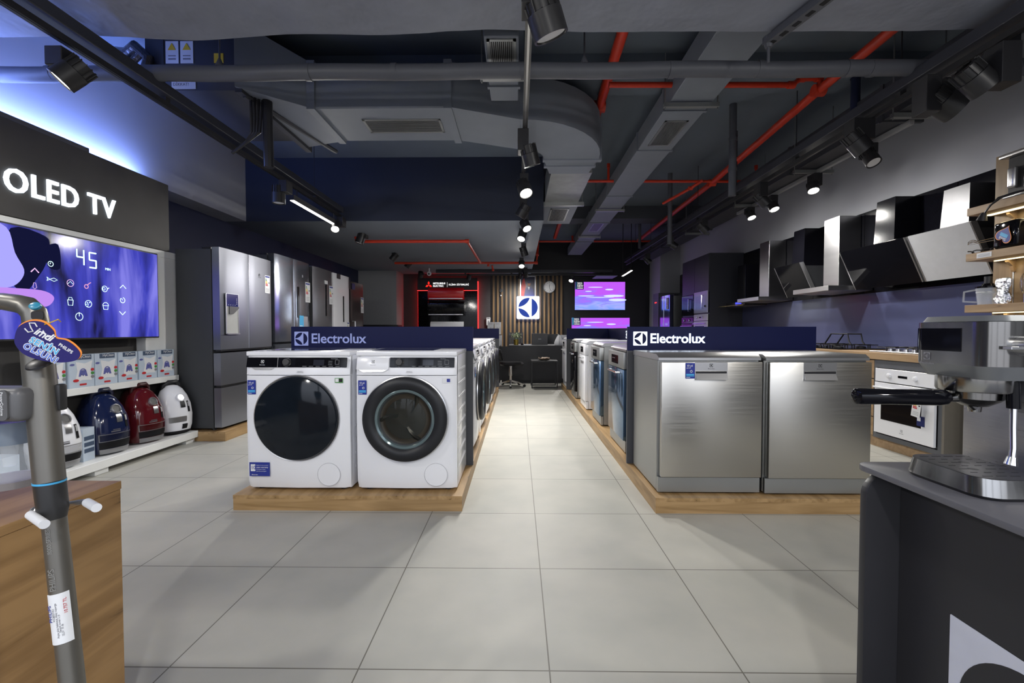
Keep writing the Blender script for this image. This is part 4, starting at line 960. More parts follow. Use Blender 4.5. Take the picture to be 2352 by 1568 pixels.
# cartons
def carton(label, y, rz=0, w=.19, h=.245, d=.055, x=-3.238, z=.637, group='vacuum bag cartons on the shelf'):
    t = thing('vacuum_bag_carton', label, 'carton', (x, y, z), PI / 2 + rz, group)
    obj('box_body', box(BM(), -w / 2, w / 2, 0, d, 0, h, 0, .0015, 1), CARTON, t)
    b = BM(); M = fr((0, -.0005, 0), '-Y')
    box(b, -w * .30, w * .38, h * .84, h * .985, 0, .001, 0, mtx=M); txt(b, 'HyClean', .028, M @ T(-w * .17, h * .895, .001), 1, .0003)
    ngon_prism(b, [(-w * .26, h * .78), (w * .1, h * .72), (w * .42, h * .80), (w * .34, h * .5), (w * .38, h * .2), (w * .0, h * .22), (-w * .3, h * .17), (-w * .2, h * .5)], .001, M, 1)
    tube(b, [M @ Vector((.004 + .022 * math.cos(a), h * .47 + .022 * math.sin(a), .0015)) for a in [k * PI / 8 for k in range(16)]], .004, 4, 2, closed=True)
    ngon_prism(b, [(-.03, h * .33), (-.02, h * .52), (.028, h * .52), (.04, h * .33), (.022, h * .33), (.015, h * .4), (.005, h * .33), (-.005, h * .4), (-.015, h * .33)], .001, M @ T(0, 0, .0005), 2)
    ngon_prism(b, superell2(-.05, h * .22, .022, .011), .001, M @ T(0, 0, .0008), 3); box(b, -.022, .03, h * .06, h * .115, 0, .0012, 3, mtx=M)
    for k, mm in enumerate((3, 4, 5)): ngon_prism(b, superell2(w * .41, h * (.52 - k * .11), .014, .011), .001, M @ T(0, 0, .0012), mm)
    ngon_prism(b, superell2(-w * .40, h * .70, .018, .008), .001, M @ T(0, 0, .0008), 2)
    obj('front_print', b, [mat('carton_header', (.05, .08, .14), .5) if 'carton_header' not in MATS else MATS['carton_header'], PAPER, mat('carton_blue', (.10, .11, .33), .5) if 'carton_blue' not in MATS else MATS['carton_blue'], REDPR, GREENPR, GREYPR], t)
    return t
def superell2(cx, cy, a, b_, n=16): return [(cx + a * math.cos(2 * PI * k / n), cy + b_ * math.sin(2 * PI * k / n)) for k in range(n)]
c0 = carton('pale blue vacuum bag carton standing closest to the white backboard strip', 4.085)
for y, rz, l in ((3.885, .02, 'pale blue vacuum bag carton second from the backboard end of the shelf'), (3.685, .05, 'pale blue vacuum bag carton with a turned header, in the middle of the row'), (3.485, 0, 'pale blue vacuum bag carton behind the edge of the heart tag'), (3.288, 0, 'pale blue vacuum bag carton half covered by the heart tag'), (3.08, .1, 'pale blue vacuum bag carton peeking out beside the stick vacuum')):
    dup(c0, (-3.238, y, .637), PI / 2 + rz, l)
# canister vacuums standing upright, facing the aisle
def canister(label, loc, rz, mb, mt, s=1.0, group='canister vacuum cleaners on the low shelf', style='gloss'):
    t = thing('canister_vacuum', label, 'vacuum cleaner', loc, rz, group)
    sec = [(.0, .095, .075, 0), (.015, .125, .10, 0), (.08, .142, .118, .0), (.18, .148, .122, .004), (.28, .138, .115, .010), (.36, .115, .095, .02), (.42, .085, .07, .03), (.455, .05, .042, .035), (.462, .02, .02, .036)]
    rings = [superell(0, dy * 1.0 + .02, a * s, bb * s, z * s, 32, 2.4) for z, a, bb, dy in sec]
    b = loft(BM(), rings); body = obj('shell', b, mt, t)
    # dark rear half
    rings = [[(x * 1.02, y + .055, z * 1.012) for x, y, z in superell(0, dy + .02, a * s, bb * s, z * s + .001, 32, 2.4)] for z, a, bb, dy in sec[1:-1]]
    b = loft(BM(), rings); obj('rear_shell', b, mb, t)
    b = BM(); tube(b, [(-.07, .07, .39 * s), (-.062, .055, .465 * s), (-.03, .035, .492 * s), (.03, .035, .492 * s), (.062, .055, .465 * s), (.07, .07, .39 * s)], .018, 10); obj('carry_handle', b, mb, t)
    def at(ang, z, off=0.0):
        z = z / s
        for (z0, a0, b0, d0), (z1, a1, b1, d1) in zip(sec, sec[1:]):
            if z0 <= z <= z1: break
        u = (z - z0) / (z1 - z0); a_, b_, d_ = a0 + (a1 - a0) * u, b0 + (b1 - b0) * u, d0 + (d1 - d0) * u
        c, s_ = math.cos(ang), math.sin(ang); e = 2 / 2.4
        return Vector(((a_ * s + off) * math.copysign(abs(c) ** e, c), (b_ * s + off) * math.copysign(abs(s_) ** e, s_) + d_ + .02, z * s))
    def patch(b, z0, z1, w0, w1, off, m=0, n=10, k=5):
        tb = bmesh.new(); G = [[tb.verts.new(at(-PI / 2 + w0 + (w1 - w0) * i / n, z0 + (z1 - z0) * j / k, off)) for i in range(n + 1)] for j in range(k + 1)]
        for j in range(k):
            for i in range(n): tb.faces.new((G[j][i], G[j][i + 1], G[j + 1][i + 1], G[j + 1][i]))
        r = bmesh.ops.solidify(tb, geom=tb.faces[:], thickness=.006)
        merge(b, tb, None, m)
    q = at(-PI / 2 + .12, .345 * s); nq = Vector((.15, -1, .42)).normalized()
    B_ = T(*q) @ basis(nq).to_4x4()
    b = lathe(BM(), [(.038, -.014), (.038, .008), (.030, .012), (.027, .002)], B_, 28); p = obj('hose_port', b, SATIN if style == 'gloss' else WHITE, t)
    obj('port_hole', lathe(BM(), [(.0285, .006), (0, .007)], B_, 24), BLACK if style == 'gloss' else SATIN, p)
    b = BM(); patch(b, .245, .305, .02, .26, .006); obj('release_clip', b, SATIN if style == 'gloss' else DKGREY, p)
    if style == 'gloss':
        b = BM(); patch(b, .108, .165, -.75, .75, .004, 0); patch(b, .113, .160, -.70, .70, .006, 1); obj('front_window', b, [SATIN, mt], t)
        b = BM(); patch(b, .055, .105, -.75, .75, .004, 0); obj('control_strip', b, BLACK, t)
        b = BM(); patch(b, .015, .052, -.75, .75, .008, 0); obj('foot_switch_bar', b, SATIN, t)
        b = BM(); patch(b, .175, .185, -.2, .12, .003, 0); patch(b, .19, .195, -.12, .12, .003, 0); obj('print_lines', b, GREYPR, t)
    else:
        b = BM(); patch(b, .115, .165, -.6, .3, .003, 0); obj('air_grille', b, SATIN, t)
        b = BM(); patch(b, .05, .095, .05, .35, .004, 0); obj('control_dial', b, BLACK, t)
        b = BM(); patch(b, .0, .035, -1.1, 1.1, .005, 0); obj('bottom_bumper', b, BLACK, t)
    b = BM(); patch(b, .20, .30, .42, .60, .003, 0); patch(b, .25, .29, .45, .57, .0045, 1); obj('spec_sticker', b, [BLACK, PAPER], t)
    b = BM()
    for sx in (-1, 1):
        cyl(b, (sx * .10, .08, .05), (sx * .145, .08, .05), .045, seg=18)
    obj('wheels', b, BLACK, t)
    return t
NAVYG = mat('navy_gloss', (.008, .014, .055), .12, coat=.6); BORD = mat('bordeaux_gloss', (.10, .006, .010), .12, coat=.6); NAVYD = mat('navy_dark_shell', (.005, .008, .03), .25)
BORDD = mat('bordeaux_dark_shell', (.035, .004, .006), .3)
canister('white canister vacuum cleaner peeking out behind the stick vacuum tube', (-3.185, 3.03, .106), PI / 2 - .25, DKGREY, WHITE)
canister('navy blue canister vacuum cleaner on the low shelf', (-3.19, 3.43, .106), PI / 2 - .25, NAVYD, NAVYG)
canister('dark red canister vacuum cleaner on the low shelf', (-3.19, 3.785, .106), PI / 2 - .25, BORDD, BORD)
canister('white and black canister vacuum cleaner at the end of the low shelf', (-3.17, 4.09, .106), PI / 2 - .45, BLACK, WHITE, .97, style='plain')
t = thing('accessory_carton', 'pale carton with dark stripes between the white and navy vacuum cleaners', 'carton', (-3.15, 3.235, .106), PI / 2 + .1)
obj('box_body', Bx(-.05, .05, 0, .15, 0, .24), CARTON, t); b = BM(); [box(b, -.04, .045, -.001, 0, .06 + k * .045, .09 + k * .045, 0) for k in range(3)]; obj('front_print', b, MATS['carton_header'], t)
t = thing('accessory_carton', 'small pale carton lying on the low shelf behind the wooden display block', 'carton', (-3.2, 2.72, .106), PI / 2); obj('box_body', Bx(-.1, .1, 0, .15, 0, .16), CARTON, t)
# blue led behind the sign
ld = bpy.data.lights.new('cove_light', 'AREA'); ld.shape = 'RECTANGLE'; ld.size = .08; ld.size_y = 3.0; ld.energy = 55; ld.color = (.24, .36, 1)
lo = bpy.data.objects.new('cove_light', ld); COL.objects.link(lo); lo.location = (-3.54, 2.72, 2.45); lo.rotation_euler = (PI, 0, 0)

# ================================================================= BACK WALL
t = thing('air_conditioner_display', 'black display board with red glowing edge and air conditioner sign', 'display board', (-1.78, 11.42, .1))
obj('board', Bx(-.76, .76, 0, .06, -.1, 2.17), GLOSSBLK, t)
obj('led_edge', Bx(-.775, .775, .061, .09, -.02, 2.2), REDLED, t)
obj('header_board', Bx(-.77, .76, -.02, 0, 1.97, 2.28), BLACKM, t)
obj('led_line', Bx(-.77, .76, -.022, -.001, 1.955, 1.967), REDLED, t)
b = BM(); M = fr((0, -.021, 2.10), '-Y')
for a in (0, 120, 240):
    R_ = M @ T(-.48, 0, 0) @ Matrix.Rotation(math.radians(a), 4, 'Z'); ngon_prism(b, [(0, .0), (-.028, .048), (0, .096), (.028, .048)], .006, R_, 0)
txt(b, 'MITSUBISHI', .062, M @ T(-.37, .02, 0), 1, .003, .02); txt(b, 'ELECTRIC', .062, M @ T(-.37, -.045, 0), 1, .003, .02); box(b, -.012, -.006, -.05, .07, 0, .004, 1, mtx=M)
txt(b, 'KLİMA SİSTEMLERİ', .06, M @ T(.03, -.01, 0), 1, .003, .012)
obj('lettering', b, [emis('sign_red', (1, .03, .02), 1), emis('sign_white', (1, 1, 1), 1.1)], t)
def ac(label, x, z, m, w=.9, h=.30):
    t = thing('air_conditioner', label, 'air conditioner', (x, 11.415, z), 0, 'indoor air conditioner units')
    b = BM(); pr = [(0, 0), (0, h), (-.13, h), (-.20, h - .05), (-.21, .10), (-.16, .0)]
    loft(b, [[(-w / 2, p[0], p[1]) for p in pr], [(w / 2, p[0], p[1]) for p in pr]]); obj('casing', b, m, t)
    b = BM(); box(b, -w / 2 + .03, w / 2 - .03, -.215, -.16, .015, .035); obj('air_flap', b, SATIN if m is not WHITE else DKGREY, t)
    return t
REDG = mat('red_gloss', (.7, .008, .015), .12, coat=.5)
ac('glossy red air conditioner unit at the top of the display board', -1.80, 1.82, REDG); ac('glossy black air conditioner unit under the red one', -1.80, 1.42, GLOSSBLK, .92, .36); ac('white air conditioner unit lowest on the display board', -1.78, 1.0, WHITE, .82, .27)
b = BM()
t = thing('lit_logo_sign', 'square white glowing wall sign with three dark blue shapes in a circle', 'sign', (.265, 11.50, 1.63))
ngon_prism(b, rrect(.575, .575, .03), .05, fr((0, 0, 0), '-Y'), 0); obj('light_box', b, emis('light_box_white', (.93, .97, 1), 3), t)
b = BM(); M = fr((0, -.05, 0), '-Y')
for p in LS: ngon_prism(b, [(x * .575, y * .575) for x, y in p], .006, M, 0)
obj('emblem', b, emis('emblem_blue', (.03, .07, .40), .8), t)
obj('edge_glow', Bx(-.27, .27, .0, .03, -.27, .27), BLUELED, t)
t = thing('framed_portrait', 'framed portrait of a person in a dark suit in front of a red flag', 'picture', (.26, 11.52, 1.88))
b = BM(); [box(b, *q) for q in ((-.20, -.18, 0, .02, 0, .56), (.18, .20, 0, .02, 0, .56), (-.2, .2, 0, .02, .54, .56), (-.2, .2, 0, .02, 0, .02))]; obj('frame', b, SATIN, t)
b = BM(); M = fr((0, .008, 0), '-Y'); box(b, -.18, .18, .02, .54, 0, .002, 0, mtx=M); ngon_prism(b, [(-.17, .05), (-.10, .05), (-.05, .30), (-.09, .50), (-.13, .46), (-.17, .3)], .003, M, 1)
ngon_prism(b, [(-.08, .02), (.16, .02), (.14, .22), (.06, .29), (-.01, .29), (-.07, .22)], .004, M, 2); ngon_prism(b, superell2(.03, .36, .04, .055), .005, M, 3); ngon_prism(b, [(.0, .28), (.05, .28), (.03, .2)], .006, M, 4); ngon_prism(b, superell2(.03, .40, .042, .03), .006, M, 2)
obj('picture_print', b, [mat('portrait_backdrop', (.02, .02, .05), .3), REDPR, NAVYPR, mat('print_skin', (.4, .22, .15), .5), PAPER], t)
t = thing('wall_clock', 'round white wall clock on the slatted wall', 'clock', (.81, 11.53, 2.155))
M = fr((0, 0, 0), '-Y')
obj('rim', lathe(BM(), [(.155, 0), (.155, .03), (.145, .035), (.138, .03)], M, 40), SATIN, t)
b = lathe(BM(), [(.14, .02), (0, .02)], M, 36); obj('dial', b, PAPER, t)
b = BM()
for k in range(12):
    a = 2 * PI * k / 12; s_ = str(12 if k == 0 else k); txt(b, s_, .034, M @ T(.112 * math.sin(a), .112 * math.cos(a) - .012, .021), 0, .0005, .01, align='CENTER')
stroke(b, M @ T(0, 0, .022), [(0, 0), (.012, .07)], .008); stroke(b, M @ T(0, 0, .024), [(0, 0), (.03, -.10)], .006); obj('hands_and_numerals', b, BLACK, t)
def sky_screen():
    m, nt, b = nmat('sunset_sky_picture'); N, L = nt.nodes, nt.links
    tc = N.new('ShaderNodeTexCoord'); sx = N.new('ShaderNodeSeparateXYZ'); mp = N.new('ShaderNodeMapping'); mp.inputs['Scale'].default_value = (1, 1, 4)
    n = N.new('ShaderNodeTexNoise'); n.inputs['Scale'].default_value = 2; n.inputs['Detail'].default_value = 5; n.inputs['Distortion'].default_value = .8
    a = N.new('ShaderNodeMath'); a.operation = 'MULTIPLY_ADD'; a.inputs[1].default_value = 1.1; cr = N.new('ShaderNodeValToRGB'); e = cr.color_ramp.elements
    L.new(tc.outputs['Object'], sx.inputs[0]); L.new(tc.outputs['Object'], mp.inputs[0]); L.new(mp.outputs[0], n.inputs[0]); L.new(sx.outputs[2], a.inputs[0]); L.new(n.outputs[0], a.inputs[2]); L.new(a.outputs[0], cr.inputs[0])
    e[0].position = .45; e[0].color = (.16, .28, .95, 1); e[1].position = 1.2; e[1].color = (.42, .08, .72, 1); k = e.new(.8); k.color = (.20, .17, .85, 1); k = e.new(.62); k.color = (.30, .33, 1, 1)
    L.new(cr.outputs[0], b.inputs['Emission Color']); b.inputs['Emission Strength'].default_value = 1.15; b.inputs['Base Color'].default_value = (.01, .01, .015, 1); b.inputs['Specular IOR Level'].default_value = .2
    return m
SKY = sky_screen()
def wall_tv(label, x, z, w, h):
    t, s = tele('television', label, (x, 11.5, z), 0, w, h, SKY, depth=.099)
    b = BM(); M = fr((0, -.003, 0), '-Y')
    for k, (cx, cy, a, c) in enumerate(((-.1, .8, .18, .012), (.2, .72, .1, .02), (-.25, .66, .08, .012), (.30, .5, .25, .03), (.38, .36, .22, .035), (.0, .45, .35, .01), (-.3, .5, .2, .012))):
        if cy * h < h: ngon_prism(b, superell2(cx * w * .9, cy * h, a * w * .8, c), .0006, M, 0)
    obj('cloud_shapes', b, emis('screen_cloud', (.55, .6, 1), 1.2) if 'screen_cloud' not in MATS else MATS['screen_cloud'], s)
    b = BM(); M = fr((-w / 2 + .015, -.004, h), '-Y'); box(b, 0, .22, -.20, -.005, 0, .002, 0, mtx=M); box(b, 0, .05, -.20, -.005, .002, .0025, 1, mtx=M)
    txt(b, '2023', .075, M @ T(.055, -.075, .002), 2, .0005, .02, sx=.85); txt(b, 'NEW', .075, M @ T(.055, -.14, .002), 2, .0005, .02, sx=.85); box(b, .06, .2, -.18, -.16, .002, .003, 2, mtx=M)
    obj('corner_badge', b, [NAVYPR, CYANPR, emis('badge_white', (1, 1, 1), .7) if 'badge_white' not in MATS else MATS['badge_white']], s)
    return t
wall_tv('television on the far wall with a pink and blue sunset, the upper of two', 2.10, 1.56, 1.30, .735)
wall_tv('television with a pink sunset below the other wall screen, partly behind the divider', 2.12, .76, 1.50, .62)
b = Bx(-.25, .25, -.3, .3, 0, .012); o = obj('ceiling_vent', b, LOWC, loc=(2.1, 10.9, 2.33)); tag(o, 'square blue lit vent panel above the upper wall screen', 'vent')
t = thing('door_viewer', 'small round dark dial hanging on the slatted wall beside the portrait', 'wall device', (-.43, 11.53, 2.07)); obj('dial', lathe(BM(), [(.05, 0), (.05, .02), (.04, .025), (0, .02)], M if False else fr((0, 0, 0), '-Y'), 24), DKGREY, t); obj('knob', lathe(BM(), [(.018, 0), (.018, .03), (0, .035)], fr((0, 0, -.13), '-Y'), 16), SATIN, t)

# desk and things around
t = thing('reception_desk', 'long dark reception desk at the far end of the aisle', 'desk', (.38, 8.9, 0))
obj('desk_top', Bx(-.56, .95, -.02, .75, .735, .757, bev=.006), GREYM, t); obj('front_panel', Bx(-.75, .95, .0, .02, .06, .735), STANDM, t); obj('side_panel', Bx(-.75, -.73, .02, .7, 0, .735), STANDM, t); obj('side_panel', Bx(.93, .95, .02, .7, 0, .735), STANDM, t)
obj('kick_board', Bx(-.70, .9, .04, .06, 0, .06), BLACKM, t)
t = thing('laptop', 'open grey laptop seen from behind on the desk', 'laptop', (.45, 9.2, .757))
obj('lid', box(BM(), -.165, .165, 0, .008, .005, .235, 0, .002, 1, mtx=Matrix.Rotation(.12, 4, 'X')), GREYM, t); obj('keyboard_base', Bx(-.165, .165, 0, .24, 0, .014), DKGREY, t)
b = txt(BM(), 'ASUS', .025, Matrix.Rotation(.12, 4, 'X') @ fr((0, -.0005, .11), '-Y'), 0, .0005, .01, align='CENTER'); obj('lettering', b, PAPER, t)
t = thing('potted_plant', 'small leafy plant with pale flowers in a brass pot on the desk', 'plant', (-.03, 9.05, .757))
obj('pot', lathe(BM(), [(0, 0), (.045, 0), (.052, .11), (.047, .11), (.045, .1), (0, .1)], None, 24), mat('brass', (.45, .33, .07), .3, .9), t)
b = BM(); rnd = random.Random(3)
for k in range(150):
    a, e = rnd.uniform(0, 2 * PI), rnd.uniform(.1, 1.45); r = rnd.uniform(.05, .125); c = Vector((r * math.cos(a) * math.cos(e), r * math.sin(a) * math.cos(e), .13 + r * math.sin(e) * 1.0))
    R_ = T(*c) @ Matrix.Rotation(a, 4, 'Z') @ Matrix.Rotation(rnd.uniform(-1, 1), 4, 'Y'); ngon_prism(b, [(-.004, 0), (.012, -.007), (.03, 0), (.012, .007)], .001, R_, 0 if rnd.random() < .6 else 1)
for k in range(14):
    a = k * .45; tube(b, [(0, 0, .09), (.03 * math.cos(a), .03 * math.sin(a), .15), (.08 * math.cos(a), .08 * math.sin(a), .2)], .0015, 4, 0)
o = obj('foliage', b, [mat('leaf_green', (.09, .17, .05), .5), mat('pale_petal', (.6, .65, .4), .5)], t)
t = thing('computer_mouse', 'small dark computer mouse beside the plant', 'mouse', (.09, 9.05, .757)); obj('shell', loft(BM(), [superell(0, 0, .03, .05, 0, 20), superell(0, 0, .032, .052, .012, 20), superell(0, .005, .02, .035, .03, 20)]), GLOSSBLK, t)
# swivel chair in front of the desk
def swivel(label, loc, rz, back=True):
    t = thing('swivel_chair', label, 'chair', loc, rz)
    obj('seat', loft(BM(), [superell(0, 0, .22, .21, .40, 28, 3), superell(0, 0, .245, .23, .43, 28, 3), superell(0, 0, .22, .2, .465, 28, 3)]), mat('black_leather' + str(int(loc[1])), (.012, .012, .014), .3), t)
    b = BM(); rings = []
    for z, w, y in ((.50, .12, .2), (.56, .2, .235), (.64, .22, .25), (.70, .18, .26)): rings.append(superell(0, y, w, .03, z, 24, 3))
    obj('backrest', loft(BM(), rings), BLACK, t)
    b = BM(); tube(b, [(0, .12, .39), (0, .24, .42), (0, .26, .55)], .016, 8); obj('back_bracket', b, BLACKM, t)
    b = BM(); cyl(b, (0, 0, .08), (0, 0, .40), .025); cyl(b, (0, 0, .2), (0, 0, .41), .035); obj('gas_column', b, CHROME, t)
    for k in range(5):
        a = k * 2 * PI / 5 + .3; c, s_ = math.cos(a), math.sin(a)
        b = BM(); loft(b, [[(0 - .02 * s_, .02 * c, .13), (.02 * s_, -.02 * c, .13), (.02 * s_, -.02 * c, .09), (-.02 * s_, .02 * c, .09)], [(.28 * c - .012 * s_, .28 * s_ + .012 * c, .055), (.28 * c + .012 * s_, .28 * s_ - .012 * c, .055), (.28 * c + .012 * s_, .28 * s_ - .012 * c, .035), (.28 * c - .012 * s_, .28 * s_ + .012 * c, .035)]])
        l = obj('base_leg', b, CHROME, t); b = BM(); cyl(b, (.27 * c - .02 * s_, .27 * s_ + .02 * c, .022), (.27 * c + .02 * s_, .27 * s_ - .02 * c, .022), .022, seg=14); obj('castor', b, BLACK, l)
    return t
swivel('low black swivel chair with a chrome star base in front of the desk', (-.13, 8.42, 0), 1.9)
t = swivel('black office chair behind the desk beside the laptop', (.78, 10.05, 0), PI - .1)
b = BM(); rings = [superell(0, .27, w, .035, z, 24, 3) for z, w in ((.50, .18), (.62, .24), (.80, .25), (.93, .20), (.97, .12))]; obj('headrest', loft(b, rings), MATS['black_leather10'], t)
# side table with bowl
t = thing('side_table', 'black square metal side table in front of the desk', 'table', (.49, 8.35, 0))
obj('table_top', Bx(-.24, .24, -.22, .22, .48, .50), BLACKM, t)
for x in (-.23, .23):
    for y in (-.21, .21): obj('leg', Bx(x - .01, x + .01, y - .01, y + .01, 0, .48), BLACKM, t)
obj('floor_rail', Bx(-.22, .22, -.215, -.2, .0, .02), BLACKM, t); obj('floor_rail', Bx(-.22, .22, .2, .215, 0, .02), BLACKM, t)
t = thing('bowl', 'shallow openwork bowl of pebbles on the side table', 'bowl', (.49, 8.33, .50)); obj('dish', lathe(BM(), [(0, 0), (.06, 0), (.12, .02), (.118, .025), (.06, .01), (0, .008)], None, 28), mat('bronze', (.09, .06, .04), .3, .8), t)
b = BM(); rnd = random.Random(5)
for k in range(46):
    a, r = rnd.uniform(0, 6.28), rnd.uniform(0, .1); lathe(b, [(0, -.012), (.012, -.004), (.012, .004), (0, .012)], T(r * math.cos(a), r * math.sin(a), .03 + rnd.uniform(0, .018)), 7)
o = obj('pebbles', b, mat('pebble', (.4, .28, .2), .5, var=.5, scale=40), t); o['kind'] = 'stuff'
# boxes behind
def plainbox(name, label, cat, x0, x1, y0, y1, z0, z1, m, group=None, pr=None):
    t = thing(name, label, cat, ((x0 + x1) / 2, y0, z0), 0, group); w = (x1 - x0) / 2; obj('box_body', Bx(-w, w, 0, y1 - y0, 0, z1 - z0), m, t)
    h = z1 - z0; b = BM(); box(b, -w * .7, w * .7, -.002, 0, h * .8, h * .95, 0); ngon_prism(b, [(-w * .35, h * .25), (w * .35, h * .25), (w * .25, h * .6), (-w * .25, h * .6)], .002, fr((0, -.0005, 0), '-Y'), 0); box(b, w * .65, w * .9, -.002, 0, h * .2, h * .6, 0)
    obj('front_print', b, pr or GREYPR, t); return t
t = thing('storage_counter', 'low dark counter holding stacked cartons behind the desk', 'counter', (-.45, 10.9, 0)); obj('counter_body', Bx(-.42, .42, 0, .5, 0, .62), STANDM, t)
lab = ['carton stacked on the counter, upper one nearest the air conditioner display', 'carton stacked on the counter, upper one nearest the lit logo', 'carton stacked on the counter, lower one nearest the lit logo', 'carton stacked on the counter, lower one nearest the air conditioner display']
for (x, z, l) in ((-.66, .95, lab[0]), (-.49, .95, lab[1]), (-.47, .625, lab[2]), (-.66, .625, lab[3])): plainbox('cardboard_carton', l, 'carton', x - .075, x + .075, 10.95, 11.2, z, z + .30, mat('grey_carton', (.25, .26, .28), .6) if 'grey_carton' not in MATS else MATS['grey_carton'], 'cartons behind the desk')
plainbox('wall_notice', 'small pale notice fixed beside the slatted wall', 'notice', -.80, -.70, 11.5, 11.53, 1.18, 1.38, PAPER)
for k in range(5): plainbox('remote_control_pack', 'one of five dark boxes with white tops in a row behind the plant', 'box', -.22 + k * .072, -.155 + k * .072, 11.0, 11.1, .66, 1.0, BLACKM, 'dark boxes behind the plant', DKGREY)
t = thing('low_cabinet', 'low dark cabinet behind the desk under the small boxes', 'cabinet', (.4, 10.9, 0)); obj('cabinet_body', Bx(-.40, .75, 0, .5, 0, .66), STANDM, t); obj('door', Bx(-.38, .72, -.012, 0, .05, .64), BLACKM, t)
b = BM()
for z, m_ in ((0, 0),): pass
rings = []
for z, w in ((.0, .09), (.04, .10), (.10, .08), (.16, .05), (.2, .03)): rings.append([(x * (1 + .12 * math.sin(k * 2.3)), y * (1 + .12 * math.cos(k * 1.7)), z_) for k, (x, y, z_) in enumerate(superell(0, 0, w, w * .7, z, 26, 2))])
o = obj('white_bag', loft(b, rings), PAPER, loc=(.84, 9.05, .757)); tag(o, 'crumpled white bag on the desk end beside the dishwashers', 'bag')
t = thing('card_terminal', 'small white topped box standing on the desk end', 'box', (.96, 9.25, .757)); obj('body', Bx(-.06, .06, 0, .08, 0, .14), NAVYPR, t); obj('top', Bx(-.065, .065, -.005, .085, .14, .2), PLASTIC, t)
# dark items near the column on the far left
t = thing('built_in_oven', 'black glass fronted oven standing before the pale column', 'oven', (-3.2, 10.4, .66)); obj('body', Bx(-.45, .4, 0, .45, 0, .52, bev=.005), BLACK, t); obj('door_glass', Bx(-.43, .2, -.01, 0, .03, .4), GLOSSBLK, t); obj('control_strip', Bx(-.43, .38, -.012, 0, .42, .5), DKGREY, t)
t = thing('display_stand', 'dark stand below the black oven by the pale column', 'stand', (-3.2, 10.35, 0)); obj('stand_body', Bx(-.48, .43, 0, .52, 0, .66), STANDM, t)

# ================================================================= KITCHEN WALL
def base_unit(label, y0, y1, m, front=None):
    t = thing('base_cabinet', label, 'cabinet', (3.26, (y0 + y1) / 2, 0), -PI / 2, 'base cabinets along the kitchen wall'); w = (y1 - y0) / 2 - .001
    obj('carcass', Bx(-w, w, .022, .58, .09, .795), m, t); obj('kick_board', Bx(-w, w, .03, .05, 0, .09), OAKL, t)
    return t
GREYC = mat('slate_grey_cabinet', (.105, .11, .122), .5)
t = base_unit('slate grey base cabinet holding the white oven', 3.47, 4.13, GREYC)
obj('front_panel', Bx(-.33, .33, .0, .021, .09, .13), GREYC, t)
for q in ((-.33, -.298, .13, .795), (.298, .33, .13, .795), (-.298, .298, .725, .795)): obj('front_panel', Bx(q[0], q[1], 0, .021, q[2], q[3]), GREYC, t)
obj('end_panel', Bx(.33, .35, .0, .58, .0, .795), mat('taupe_panel', (.17, .155, .13), .45), t)
def oven(label, loc, rz, w, h, m, door_z=.0, wh=True, dk=None):
    t = thing('built_in_oven', label, 'oven', loc, rz); W = w / 2
    obj('body', Bx(-W + .01, W - .01, .0, .018, 0.005, h - .005), BLACK, t)
    p = obj('control_panel', Bx(-W, W, -.018, -.001, h * .80, h, bev=.002, seg=1), m, t)
    for x in (-.24 * w, .2 * w):
        b = lathe(BM(), [(.021, 0), (.02, .012), (.017, .014), (0, .014)], fr((x, -.018, h * .9), '-Y'), 24); obj('knob', b, m if wh else CHROME, p)
    obj('display', Bx(-.05, .04, -.0195, -.018, h * .885, h * .92), GLOSSBLK, p)
    d = obj('door', Bx(-W, W, -.022, -.001, 0, h * .785, bev=.002, seg=1), dk or m, t)
    obj('window', Bx(-W * .74, W * .62, -.0235, -.021, h * .22, h * .64), GLOSSBLK, d)
    b = BM(); box(b, -W + .01, W - .01, -.052, -.034, h * .70, h * .725, 0, .004, 1); [box(b, x - .008, x + .008, -.04, -.02, h * .70, h * .725) for x in (-W + .06, W - .06)]; obj('handle', b, m if wh else CHROME, d)
    return t
t = oven('white built-in oven with an energy tag hanging from its door', (3.256, 3.80, .145), -PI / 2, .585, .575, WHITE)
energy_label(t, fr((.18, -.06, .30), '-Y') @ Matrix.Rotation(-.12, 4, 'Z'), .16)
b = BM(); M = fr((.18, -.024, .185), '-Y'); box(b, -.035, .035, -.04, .04, 0, .001, 0, mtx=M); box(b, -.03, .0, .0, .03, .001, .0015, 1, mtx=M); obj('promo_sticker', b, [NAVYPR, PAPER], t)
b = logo(BM(), fr((.0, -.0225, .065), '-Y'), .02, 0, 1, .0005); txt(b, 'Electrolux', .01, fr((0, -.0225, .04), '-Y'), 0, .0002, align='CENTER'); obj('logo', b, [GREYPR, WHITE], t)
t = base_unit('oak fronted drawer cabinet beside the white oven', 4.13, 4.75, GREYC)
for k in range(4): obj('drawer', Bx(-.305, .305, -.0, .021, .10 + k * .174, .265 + k * .174), OAKL, t)
for i, (a, c) in enumerate(((4.75, 5.4), (5.4, 6.1), (6.1, 6.9), (6.9, 7.7))):
    t = base_unit('plain slate base cabinet, number %s after the oak drawers' % ('one', 'two', 'three', 'four')[i], a, c, GREYC); obj('door', Bx(-(c - a) / 2 + .003, (c - a) / 2 - .003, 0, .021, .09, .79), GREYC, t)
t = thing('worktop', 'pale oak kitchen worktop running along the glossy splashback', 'worktop', (3.24, 3.45, .797)); obj('slab', Bx(0, .60, 0, 4.26, 0, .063, bev=.002, seg=1), OAKL, t)
